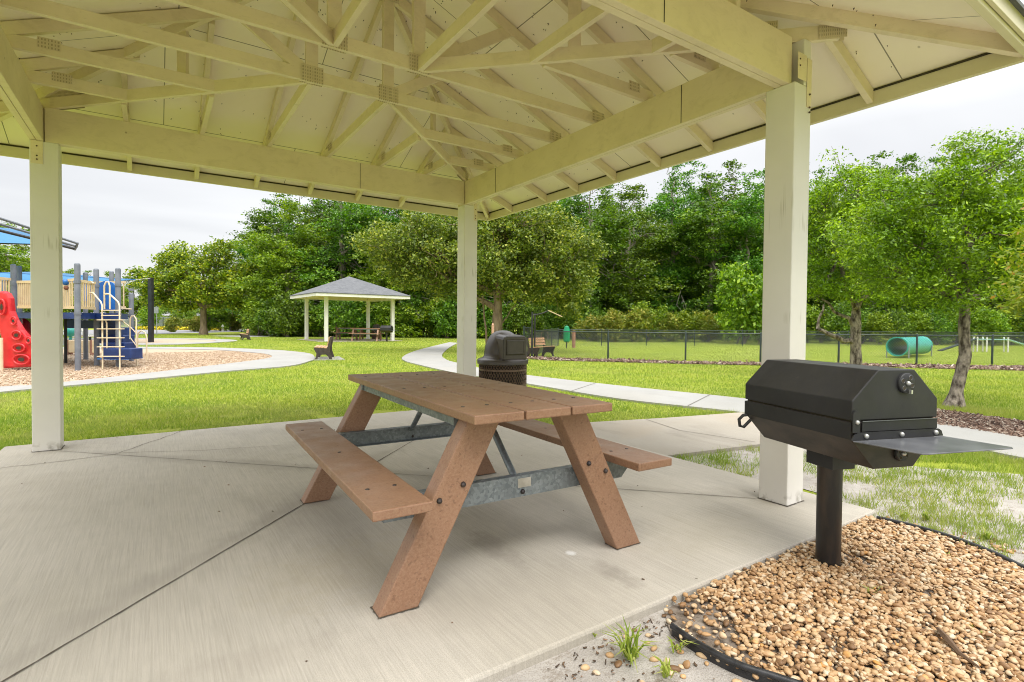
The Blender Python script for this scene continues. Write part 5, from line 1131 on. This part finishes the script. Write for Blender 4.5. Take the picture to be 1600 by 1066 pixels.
# grey green gate panel left of the corner
p = AT(825, 18.0)
gp = empty('fence_gate', (p[0], p[1], LG), CAZ+1.1, 'narrow grey green fence gate at the dog park corner behind the trash bin', 'gate')
for x in (-0.32, 0.32): MB().tube([(x, 0, 0), (x, 0, 1.08)], 0.03, 8).build('gate_post', MT['fencegreen'], gp)
MB().tube([(-0.32, 0, 1.02), (0.32, 0, 1.02)], 0.02, 8).build('rail', MT['fencegreen'], gp)
mb = MB()
for k in range(9): mb.tube([(-0.30+k*0.07, 0, 0.08), (-0.30+k*0.07, 0, 1.0)], 0.004, 4, False)
for k in range(9): mb.tube([(-0.30, 0.004, 0.1+k*0.11), (0.30, 0.004, 0.1+k*0.11)], 0.004, 4, False)
mb.build('wire_mesh', MT['fencegrey'], gp)

# ------------------------------------------------------------------ dog park things
MT['black'] = pmat('dark_steel_pole', (0.012, 0.013, 0.015), (0.025, 0.026, 0.03), 6, 0.45, 30, 0)
MT['green'] = pmat('bright_green_plastic', (0.0, 0.22, 0.09), (0.0, 0.30, 0.13), 4, 0.4, 30, 0.05)
MT['teal'] = pmat('teal_plastic', (0.02, 0.27, 0.22), (0.04, 0.36, 0.29), 4, 0.35, 30, 0.05)
MT['tealpale'] = pmat('pale_teal_board', (0.25, 0.45, 0.40), (0.34, 0.52, 0.47), 4, 0.5, 30, 0.1)
MT['rust'] = pmat('rusty_steel', (0.14, 0.05, 0.025), (0.24, 0.10, 0.06), 20, 0.8, 40, 0.2)
MT['polegrey'] = pmat('grey_pole', (0.20, 0.22, 0.23), (0.28, 0.30, 0.31), 6, 0.45, 30, 0.05)
MT['tanfab'] = pmat('tan_panel', (0.48, 0.34, 0.18), (0.58, 0.44, 0.26), 6, 0.6, 30, 0.1)
MT['redwood'] = pmat('reddish_wood_post', (0.25, 0.12, 0.08), (0.36, 0.19, 0.13), 8, 0.8, 30, 0.3)
p = AT(885.5, 25.2); wb = empty('waste_bag_bin', (p[0], p[1], LG), CAZ, 'bright green dog waste bin on a thin post in the dog park', 'waste bin')
MB().tube([(0, 0, 0), (0, 0, 0.35)], 0.03, 8).build('post', MT['fencegreen'], wb)
MB().lathe([(0.001, 0.29), (0.11, 0.30), (0.155, 0.36), (0.16, 0.76), (0.15, 0.78)], 6).build('body', MT['green'], wb, bevel=0.01)
MB().lathe([(0.165, 0.80), (0.165, 0.83), (0.10, 1.04), (0.001, 1.08)], 6).build('lid', MT['green'], wb, bevel=0.01)
p = AT(896.5, 25.8); o = MB().box((0, 0, 0.41), (0.13, 0.13, 0.84)).build('wooden_post', MT['redwood'], bevel=0.01); o.location = (p[0], p[1], LG); tag(o, 'short reddish wooden post right of the green dog waste bin', 'post')
p = AT(831.5, 17.7); sa = empty('shade_canopy', (p[0], p[1], LG), CAZ, 'small tan shade on a curved arm and dark pole above the corner bench', 'shade')
MB().tube([(0, 0, 0), (0, 0, 1.55)], 0.032, 10).build('pole', MT['black'], sa, smooth=True); MB().tube([(0.10, 0.25, 0), (0.10, 0.25, 1.50)], 0.026, 8).build('pole', MT['black'], sa, smooth=True)
MB().tube([(0.0, 0, 1.45), (0.20, 0, 1.47), (0.38, 0, 1.52), (0.54, 0, 1.60)], 0.02, 8).build('arm', MT['black'], sa, smooth=True)
mb = MB(); mb.add([(0.52, -0.10, 1.61), (0.98, -0.20, 1.40), (1.0, 0.55, 1.44), (0.54, 0.50, 1.64), (0.52, -0.10, 1.585), (0.98, -0.20, 1.375), (1.0, 0.55, 1.415), (0.54, 0.50, 1.615)], [(0, 1, 2, 3), (7, 6, 5, 4), (0, 4, 5, 1), (1, 5, 6, 2), (2, 6, 7, 3), (3, 7, 4, 0)]); mb.build('panel', MT['tanfab'], sa, fixn=True)
# agility hoop
p = AT(851, 24.5); hp = empty('agility_hoop', (p[0], p[1], LG), CAZ, 'pale hoop on a stand inside the dog park fence corner', 'dog toy')
MB().tube([(0.16*math.cos(a), 0, 0.62+0.22*math.sin(a)) for a in [i*PI/10 for i in range(21)]], 0.022, 6).build('hoop', MT['slat2'], hp, smooth=True); MB().box((0, 0, 0.2), (0.05, 0.05, 0.42)).build('stand', MT['tealpale'], hp)
# teal tunnel
pa = AT(1402, 19.6); pb = AT(1441, 21.6); L_ = math.hypot(pb[0]-pa[0], pb[1]-pa[1])
tn = empty('dog_tunnel', (pa[0], pa[1], LG), math.atan2(pb[1]-pa[1], pb[0]-pa[0]), 'teal plastic tunnel tube on short legs in the dog park', 'tunnel')
r = 0.335; zc = 0.43; mb = MB(); n = 28
prof = [(0.0, r*1.06), (0.02, r*1.07), (0.05, r*1.04), (0.06, r), (L_-0.06, r), (L_-0.05, r*1.04), (L_-0.02, r*1.07), (L_, r*1.06), (L_, r*0.95), (0.0, r*0.95), (0.0, r*1.06)]
for x, q in prof:
    for k in range(n): a = 2*PI*k/n; mb.v.append((x, q*math.cos(a), zc+q*math.sin(a)))
for i in range(len(prof)-1):
    for k in range(n): a = i*n+k; b = i*n+(k+1) % n; mb.f.append((a, b, b+n, a+n))
mb.build('tube', MT['teal'], tn, smooth=True, fixn=True)
for x in (0.45, 0.75, 1.25): MB().lathe([(0.001, 0), (0.035, 0)], 12).build('hole', MT['seam'], tn); h_o = bpy.data.objects[-1] if False else [c for c in bpy.data.objects if c.parent == tn and c.name.startswith('hole')][-1]; h_o.rotation_euler = (PI/2, 0, 0); h_o.location = (x*L_/1.8, -r*0.985, zc+0.06)
for x in (0.08, L_-0.1):
    for s_ in (-1, 1): MB().tube([(x, s_*r*1.02, 0), (x, s_*r*1.02, zc)], 0.022, 6).build('leg', MT['polegrey'], tn)
p = G(1311, 560.5); o = MB().tube([(0, 0, 0), (0, 0, 0.80)], 0.022, 6).build('stake', MT['rust']); o.location = (p[0], p[1], LG); tag(o, 'thin rusty stake left of the bent branch tree trunk', 'stake')
# agility walk at the right edge
p = AT(1530, 25.5); dw = empty('dog_walk', (p[0], p[1], LG), CAZ-0.15, 'dog agility walk with pale teal ramps and white legs at the right edge', 'dog ramp')
MB().bar((-0.2, 0, 0.60), (1.2, 0, 0.60), 0.3, 0.04).build('plank', MT['tealpale'], dw); MB().bar((1.2, 0, 0.60), (2.9, 0, 0.02), 0.3, 0.04).build('ramp', MT['tealpale'], dw); MB().bar((-0.2, 0, 0.60), (-1.7, 0, 0.02), 0.3, 0.04).build('ramp', MT['fencegreen'], dw)
for x in (-0.15, 0.25, 1.15):
    for y in (-0.13, 0.13): MB().tube([(x, y, 0), (x, y, 0.72)], 0.03, 6).build('leg', MT['white'], dw)

# ------------------------------------------------------------------ playground
MT['pgpost'] = pmat('slate_grey_play_post', (0.13, 0.145, 0.175), (0.18, 0.195, 0.23), 5, 0.45, 30, 0.05)
MT['beige'] = pmat('beige_play_plastic', (0.62, 0.47, 0.27), (0.70, 0.56, 0.34), 5, 0.5, 30, 0.05)
MT['beigepipe'] = pmat('tan_coated_rail', (0.66, 0.54, 0.36), (0.74, 0.62, 0.44), 8, 0.4, 30, 0)
MT['navy'] = pmat('navy_play_deck', (0.010, 0.03, 0.13), (0.02, 0.05, 0.19), 5, 0.4, 30, 0.05)
MT['blue'] = pmat('blue_play_plastic', (0.01, 0.10, 0.36), (0.02, 0.15, 0.47), 4, 0.4, 30, 0.05)
MT['red'] = pmat('red_play_plastic', (0.55, 0.015, 0.02), (0.68, 0.035, 0.04), 4, 0.35, 30, 0.05)
MT['black'] = pmat('black_steel_pole', (0.012, 0.013, 0.015), (0.025, 0.026, 0.03), 6, 0.45, 30, 0)
m_, t__, b__ = newmat('blue_shade_cloth'); b__.inputs['Base Color'].default_value = (0.10, 0.25, 0.50, 1); b__.inputs['Roughness'].default_value = 0.8
tr = N(t__, 'ShaderNodeBsdfTranslucent'); tr.inputs[0].default_value = (0.14, 0.36, 0.66, 1); mxs_ = N(t__, 'ShaderNodeMixShader', Fac=0.5); oo = [n for n in t__.nodes if n.type == 'OUTPUT_MATERIAL'][0]
t__.links.new(b__.outputs[0], mxs_.inputs[1]); t__.links.new(tr.outputs[0], mxs_.inputs[2]); t__.links.new(mxs_.outputs[0], oo.inputs[0]); MT['cloth'] = m_
pc = AT(130, 12.8); PZ = -0.028
pg = empty('play_structure', (pc[0], pc[1], PZ), 0, 'playground structure with grey posts, beige panels, navy deck, blue steps and tan ladder', 'play structure')
def Q(px_, y_, D): return (AT(px_, D)[0]-pc[0], AT(px_, D)[1]-pc[1], ZAT(px_, y_, D)-PZ)
def QG(px_, D): return (AT(px_, D)[0]-pc[0], AT(px_, D)[1]-pc[1], 0.0)
for px_, D, top in ((22, 13.0, 413), (31, 14.0, 416), (121.5, 11.9, 411.5), (151, 13.2, 420), (185, 12.9, 419), (205.5, 14.7, 458), (70, 12.1, 412), (75, 14.2, 416), (175, 15.0, 424), (134, 15.2, 426)):
    a = QG(px_, D); b = Q(px_, top, D); mb = MB(); h = b[2]
    mb.lathe([(0.058, 0), (0.058, h-0.04), (0.050, h-0.012), (0.03, h), (0.001, h+0.004)], 14, (a[0], a[1], 0))
    po = mb.build('post', MT['pgpost'], pg, smooth=True)
    for zc_ in (1.28, 1.98): MB().lathe([(0.06, zc_-0.03), (0.068, zc_-0.03), (0.068, zc_+0.03), (0.06, zc_+0.03)], 14, (a[0], a[1], 0)).build('collar', MT['pgpost'], po)
dk = [QG(18, 12.9), QG(121.5, 12.1), QG(150, 12.9), QG(187, 12.7), QG(200, 14.3), QG(134, 15.1), QG(30, 14.0)]
MB().prism([(q[0], q[1]) for q in dk], 1.16, 1.30).build('deck', MT['navy'], pg, fixn=True)
MB().extr([(0, 0), (1.45, 0), (1.45, .30), (1.1, .22), (.35, .22), (0, .30)], (QG(100, 14.6)[0], QG(100, 14.6)[1], 0.90), (Rh[0], Rh[1], 0), (0, 0, 1), (Fh[0], Fh[1], 0), 0.06).build('under_arch', MT['navy'], pg, fixn=True)
def panel(x0, D0, x1, D1, y0, y1, nsl, nm='slat_panel', mat=None):
    a0 = Q(x0, y0, D0); a1 = Q(x1, y0, D1); zb_ = Q(x0, y1, D0)[2]; zt_ = a0[2]; mb = MB()
    A = Vector((a0[0], a0[1], 0)); B = Vector((a1[0], a1[1], 0)); up = Vector((0, 0, 1))
    mb.bar(A+up*(zt_-0.03), B+up*(zt_-0.03), 0.035, 0.06); mb.bar(A+up*(zb_+0.03), B+up*(zb_+0.03), 0.035, 0.06)
    for i in range(nsl):
        t = (i+0.5)/nsl; P_ = A.lerp(B, t); mb.bar(P_+up*(zb_+.06), P_+up*(zt_-.06), 0.022, 0.024, (B-A))
    mb.build(nm, mat or MT['beige'], pg)
panel(28, 12.7, 60, 12.5, 439, 482, 11); panel(97, 12.5, 119, 12.1, 437, 483, 6); panel(125, 12.1, 149, 12.8, 437, 483, 7); panel(0, 12.3, 17, 12.6, 433, 480, 4); panel(60, 14.1, 110, 14.6, 439, 482, 12)
panel(152, 14.4, 196, 14.2, 440, 482, 9)
# blue cab wall with arched top, and windows of blue behind the beige
def plate_px(pts, D, th, mat, nm, parent=None, bev=0.0):
    P_ = [Q(x, y, D) for x, y in pts]; mb = MB(); n = len(P_); f = Vector((Fh[0], Fh[1], 0))*th
    vs = [Vector(p) for p in P_]+[Vector(p)+f for p in P_]; mb.add(vs, [tuple(range(n)), tuple(range(2*n-1, n-1, -1))]+[(i, (i+1) % n, (i+1) % n+n, i+n) for i in range(n)])
    return mb.build(nm, mat, parent or pg, fixn=True, bevel=bev)
plate_px([(151.5, 484), (151.5, 447), (156, 442), (166, 438.5), (176, 442), (180.5, 447), (180.5, 484)], 13.5, 0.05, MT['blue'], 'cab_wall')
plate_px([(180.8, 483), (180.8, 440), (184, 440), (184, 483)], 13.3, 0.05, MT['beige'], 'side_board')
plate_px([(0, 470), (0, 440), (8, 440), (8, 470)], 13.4, 0.04, MT['blue'], 'window_panel'); plate_px([(130, 470), (132, 445), (136, 445), (136, 470)], 13.4, 0.04, MT['blue'], 'window_panel')
plate_px([(138, 468), (138, 446), (141, 446), (141, 468)], 13.2, 0.04, MT['blue'], 'window_panel')
MB().ball(Q(103, 441, 12.3), 0.075, 12).build('steering_ball', MT['blue'], pg, smooth=True); MB().ball(Q(104, 450, 12.3), 0.05, 10).build('steering_ball', MT['rust'], pg, smooth=True)
def pipe(pts, r=0.018, nm='handrail', mat=None, parent=None): return MB().tube([q for q in pts], r, 8).build(nm, mat or MT['beigepipe'], parent or pg, smooth=True)
lad = MB().tube([Q(141, 458, 12.5), Q(146, 458, 12.4), Q(158, 472, 12.25), Q(160, 478, 12.2), QG(160, 12.2)], 0.017, 8).build('ladder', MT['beigepipe'], pg, smooth=True)
MB().tube([Q(167, 459, 12.5), Q(172, 460, 12.4), Q(185, 472, 12.2), Q(187, 478, 12.15), QG(187, 12.15)], 0.017, 8).build('rail', MT['beigepipe'], lad, smooth=True)
for y in (485, 493, 500, 514, 528, 542, 557):
    w0, w1 = (153, 193) if y > 495 else (160, 187); a = Q(w0, y, 12.18); b = Q(w1, y, 12.15); MB().bar(a, b, 0.07, 0.02).build('rung', MT['beigepipe'], lad)
pipe([Q(163.5, 483, 12.6), Q(163.5, 447, 12.6), Q(166, 441, 12.6), Q(170, 441, 12.6), Q(172, 447, 12.6), Q(172, 483, 12.6)]); pipe([Q(163.5, 460, 12.6), Q(172, 460, 12.6)])
pipe([Q(138, 483, 12.6), Q(138, 445, 12.6), Q(142, 440, 12.6), Q(147, 443, 12.6)])
pipe([Q(190, 482, 13.6), Q(205, 483, 14.6)]); pipe([Q(167, 560, 12.9), Q(167, 505, 12.9), Q(164, 498, 12.9), Q(160, 494, 12.9)])
stp = MB().bar(Q(160, 518.5, 14.0), Q(200, 518.5, 14.0), 0.55, 0.22).build('steps', MT['navy'], pg, bevel=0.02)
for (x0, x1, y0, y1, D) in ((163, 202, 526, 533, 13.6), (168, 205, 538, 545, 13.2), (170, 214, 544, 560, 12.9)):
    zz = (Q(x0, y0, D)[2]+Q(x0, y1, D)[2])/2; hh = abs(Q(x0, y0, D)[2]-Q(x0, y1, D)[2]); a = Q(x0, y0, D); b = Q(x1, y0, D)
    MB().bar((a[0], a[1], zz), (b[0], b[1], zz), 0.42, max(hh, 0.2)).build('step', MT['navy'], stp, bevel=0.02)
MB().box((*Q(188, 560, 12.95)[:2], Q(188, 560, 12.95)[2]), (0.75, 0.5, 0.03), rz=CAZ).build('landing', MT['blue'], pg)
pipe([Q(203, 530, 13.3), Q(203.5, 498, 13.3), Q(206, 494, 13.3), Q(210, 494, 13.3), Q(213, 499, 13.3), Q(213.3, 545, 13.3), QG(214, 13.3)], 0.016); pipe([Q(203.5, 511, 13.3), Q(213, 521, 13.3)], 0.013); pipe([Q(203.5, 528, 13.3), Q(214, 542, 13.3)], 0.013)
for a, b in (((188, 499), (204, 512)),): pipe([Q(*a, 13.5), Q(*b, 13.4)], 0.014)
ah = empty('hoop_rail', (*AT(221.5, 13.9), PZ), 0, 'tan arched grab rail standing in the wood chips right of the blue steps', 'grab rail')
def QA(px_, y_, D): q = AT(px_, D); return (q[0]-ah.location.x, q[1]-ah.location.y, ZAT(px_, y_, D)-PZ)
MB().tube([QA(214.8, 563.5, 13.9), QA(214.8, 527, 13.9), QA(216.5, 520, 13.9), QA(221.5, 516.5, 13.9), QA(227, 520, 13.9), QA(229, 527, 13.9), QA(229, 563.5, 13.9)], 0.018, 8).build('arch', MT['beigepipe'], ah, smooth=True)
MB().tube([QA(214.8, 534.5, 13.9), QA(229, 534.5, 13.9)], 0.010, 6).build('bar', MT['beigepipe'], ah)
# red climbing wall with oval footholds
rc = plate_px([(1.5, 576), (2.5, 540), (-4, 505), (-14, 500), (-14, 456), (4, 455), (10, 458), (14.5, 466), (16.5, 486), (22, 500), (32, 516), (44, 530), (56, 541), (60, 573), (40, 574)], 11.9, 0.16, MT['red'], 'climbing_wall', bev=0.04)
for x, y, rx, ry in ((21, 501.5, 4.5, 6.0), (25.5, 524, 7.5, 6.8), (29, 544, 9.5, 6.2), (33, 562, 12.5, 7.5), (44.5, 532, 4.5, 5.0), (3, 480, 5, 12)):
    c = Vector(Q(x, y, 11.86)); R3 = Vector((Rh[0], Rh[1], 0)); sx_ = rx*11.9/FPX; sz_ = ry*11.9/FPX
    pts = [c+R3*sx_*math.cos(a)+Vector((0, 0, 1))*sz_*math.sin(a) for a in [i*PI/10 for i in range(21)]]
    ho = MB().tube(pts, 0.020, 8, False).build('foothold_rim', MT['red'], rc, smooth=True)
    mb = MB(); pts = [c+R3*sx_*0.42*math.cos(a)+Vector((0, 0, 1))*sz_*0.42*math.sin(a)-Vector((Fh[0], Fh[1], 0))*0.005 for a in [i*PI/8 for i in range(16)]]; mb.add(pts, [tuple(range(16))]); mb.build('foothold_hole', MT['seam'], rc)
# red spiral slide piece behind
mb = MB(); n = 9
for i in range(n):
    t = i/(n-1); px_ = 35+t*24; y_ = 500+16*t*t+10*t; a = Q(px_, y_-5, 13.4); b = Q(px_, y_+14, 13.0); mb.v += [a, b]
mb.f += [(2*i, 2*i+1, 2*i+3, 2*i+2) for i in range(n-1)]; so2 = mb.build('slide', MT['red'], pg); m = so2.modifiers.new('solid', 'SOLIDIFY'); m.thickness = 0.06
MB().tube([QG(2.2, 11.8), Q(2.2, 528, 11.8)], 0.03, 8).build('support', MT['beigepipe'], pg)
MB().tube([QG(102.5, 13.9), Q(102.5, 494, 13.9)], 0.035, 8).build('support', MT['black'], pg)
# low play counter and white seats seen under the deck
p = AT(126, 17.2); cn = empty('play_counter', (p[0], p[1], PZ), CAZ, 'low tan play counter standing beneath the raised navy deck', 'play counter')
mb = MB(); mb.box((0, 0, 0.27), (0.86, 0.12, 0.40)); mb.build('panel', MT['beige'], cn, bevel=0.02)
for x in (-0.38, 0.38): MB().box((x, 0.02, 0.24), (0.06, 0.2, 0.48)).build('leg', MT['redwood'], cn)
for i, (px_, lab) in enumerate(((120, 'white angled chair under the deck, left of its twin'), (138, 'white angled chair under the deck, right of its twin'))):
    p = AT(px_, 18.2); st2 = empty('angled_chair', (p[0], p[1], PZ), CAZ+0.3*i, lab, 'chair', 'white angled chairs')
    MB().bar((-0.20, 0, 0.92), (-0.04, 0, 0.55), 0.3, 0.05).build('back', MT['white'], st2, bevel=0.01); MB().bar((-0.06, 0, 0.56), (0.24, 0, 0.60), 0.3, 0.05).build('seat', MT['white'], st2, bevel=0.01); MB().tube([(0.05, 0, 0), (0.05, 0, 0.56)], 0.04, 8).build('stem', MT['fencegreen'], st2)
p = AT(110, 17.8); o = MB().ball((0, 0, 0.72), 0.16, 14).tube([(0, 0, 0), (0, 0, 0.6)], 0.04, 8).build('play_ball', MT['teal'], smooth=True); o.location = (p[0], p[1], PZ); tag(o, 'teal play dome on a stem beneath the navy deck', 'play ball')
# black pole and the blue sails
p = AT(236, 27.6); bp = empty('canopy_pole', (p[0], p[1], LG), 0, 'tall square black pole of the shade sail on far mulch left of the oak', 'pole')
MB().box((0, 0, 1.68), (0.19, 0.19, 3.36), rz=CAZ).build('shaft', MT['black'], bp)
def W3(px_, y_, D): return Vector((*AT(px_, D), ZAT(px_, y_, D)))
def sail(name, label, pts, cables, edge=0.02):
    o0 = sum(pts, Vector())/len(pts); r_ = empty(name, (o0.x, o0.y, 0), 0, label, 'shade sail')
    off = Vector((o0.x, o0.y, 0)); P_ = [q-off for q in pts]; n = 8; mb = MB()
    for i in range(n+1):
        for j in range(n+1):
            u, v = i/n, j/n; q = (P_[0]*(1-u)+P_[1]*u)*(1-v)+(P_[3]*(1-u)+P_[2]*u)*v; q = q+Vector((0, 0, 0.30*math.sin(PI*u)*math.sin(PI*v))); mb.v.append(tuple(q))
    mb.f += [(i*(n+1)+j, (i+1)*(n+1)+j, (i+1)*(n+1)+j+1, i*(n+1)+j+1) for i in range(n) for j in range(n)]
    mb.build('cloth', MT['cloth'], r_, smooth=True)
    for i in range(4): MB().tube([tuple(P_[i]), tuple(P_[(i+1) % 4])], edge, 6).build('edge_tube', MT['black'] if edge > 0.02 else MT['cloth'], r_)
    for a, b in cables: MB().tube([tuple(a-off), tuple(b-off)], 0.012, 6).build('cable', MT['white'], r_)
    return r_, off
sail('shade_sail', 'low wide blue shade sail stretched behind the play posts to the black pole', [W3(212, 437, 26), W3(-40, 424, 20), W3(-80, 437, 27), W3(150, 441.5, 31)], [(W3(212, 437, 26), W3(236, 435.5, 27.6))], 0.02)
sc_, off = sail('blue_canopy', 'high blue shade canopy with dark frame tubes at the upper left edge', [W3(118, 389.5, 14.5), W3(-60, 346, 11.5), W3(-90, 378, 16), W3(100, 383, 17)], [], 0.035)
for a, b in ((W3(122, 381, 14.2), W3(-60, 322, 11.2)), (W3(121.5, 386, 14.4), W3(-60, 333, 11.4)), (W3(122.5, 380.5, 14.2), W3(118, 390.5, 14.5))):
    MB().tube([tuple(a-off), tuple(b-off)], 0.03, 6).build('frame_tube', MT['pgpost'], sc_)
MB().tube([(AT(74, 13.6)[0]-off.x, AT(74, 13.6)[1]-off.y, -0.03), tuple(W3(74, 378, 13.6)-off)], 0.06, 10).build('pole', MT['black'], sc_)

# ------------------------------------------------------------------ far left roadside
p = AT(245, 41.5); sg_ = empty('road_sign', (p[0], p[1], LG), CAZ+0.2, 'pale back of a road sign on a grey pole left of the oak', 'sign')
MB().tube([(0, 0, 0), (0, 0, 2.25)], 0.035, 8).build('pole', MT['polegrey'], sg_); MB().box((-0.05, -0.05, 1.95), (0.40, 0.02, 0.50)).build('plate', MT['polegrey'], sg_, bevel=0.01)
def thing1(name, mb, mat, px_, D, label, cat, rz=0.0, z=LG):
    q = AT(px_, D); o = mb.build(name, mat); o.location = (q[0], q[1], z); o.rotation_euler = (0, 0, CAZ+rz); return tag(o, label, cat)
thing1('light_pole', MB().tube([(0, 0, 0), (0, 0, 2.9)], 0.05, 8), MT['polegrey'], 408, 46, 'thin grey light pole at the left end of the wood', 'pole')
lp = empty('lamp_post', (*AT(400, 44), LG), CAZ, 'dark lamp post by the far walk left of the wood', 'lamp post')
MB().tube([(0, 0, 0), (0, 0, 3.0)], 0.055, 8).build('shaft', MT['black'], lp); MB().lathe([(0.05, 3.0), (0.14, 3.1), (0.16, 3.4), (0.05, 3.5), (0.001, 3.55)], 8).build('lantern', MT['white'], lp)
thing1('marker_stake', MB().box((0, 0, 0.35), (0.12, 0.12, 0.7)), MT['slat'], 404, 43, 'small orange brown marker beside the dark lamp post', 'marker')
thing1('hydrant', MB().lathe([(0.14, 0), (0.14, 0.1), (0.1, 0.12), (0.1, 0.5), (0.16, 0.52), (0.16, 0.6), (0.1, 0.62), (0.06, 0.75), (0.001, 0.78)], 10), MT['white'], 348, 58, 'small white hydrant on the verge right of the left oak', 'hydrant')
thing1('marker_post', MB().lathe([(0.05, 0), (0.05, 1.10), (0.02, 1.16), (0.001, 1.17)], 8), MT['slat2'], 770, 19.6, 'pinkish marker post against the trunk of the big oak', 'post')
hf = [AT(150, 72), AT(210, 71), AT(255, 71), AT(300, 72)]
chain_fence('dark screened fence beyond the far road on the left', hf, 1.55, 0.14, 0.05, 0.022, MT['polegrey'])
mb = MB(); MT['yellow'] = island_mat('yellow_flowers', [(0.0, (0.5, 0.38, 0.01)), (0.75, (0.75, 0.60, 0.02)), (0.8, (0.08, 0.14, 0.02)), (1.0, (0.12, 0.2, 0.03))], 0.7)
pts = []
for i in range(5200):
    u = rnd.random(); px_ = 212+u*140; D = rnd.uniform(63, 69); q = AT(px_, D); pts.append((q[0], q[1], LG+rnd.uniform(0.03, 0.38)))
o = np_mesh('flower_bed', leaf_quads(np.array(pts), 0.22, 0.8, 0.8), 4, MT['yellow']); tag(o, 'long bed of yellow flowers beyond the far road', 'flowers', None, 'stuff')

# thin irregular dirt line round the feet, doubling as painted contact shade
def foot_contact_dirt(cx_, cy_, hx, hy, rz, w=0.006):
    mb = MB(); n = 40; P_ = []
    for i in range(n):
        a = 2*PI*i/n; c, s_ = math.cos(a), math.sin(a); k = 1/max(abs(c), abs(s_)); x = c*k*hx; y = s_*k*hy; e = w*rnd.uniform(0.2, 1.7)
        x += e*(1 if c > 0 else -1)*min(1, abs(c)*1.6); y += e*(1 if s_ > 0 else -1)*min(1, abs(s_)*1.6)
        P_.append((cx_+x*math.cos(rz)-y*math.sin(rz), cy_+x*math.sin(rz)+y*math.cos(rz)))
    o = sheet('slab_contact_dirt', P_, 0.0042, MT['joint'])
for q in ((X1, Y1), (X0, Y1), (X1, Y0), (X0, Y0)): foot_contact_dirt(q[0], q[1], hw, hw, 0)
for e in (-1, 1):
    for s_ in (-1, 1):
        lx, ly = s_*0.60, e*0.732; r_ = -0.0372; foot_contact_dirt(-1.9244+lx*math.cos(r_)-ly*math.sin(r_), -3.324+lx*math.sin(r_)+ly*math.cos(r_), 0.077, 0.044, r_, 0.005)
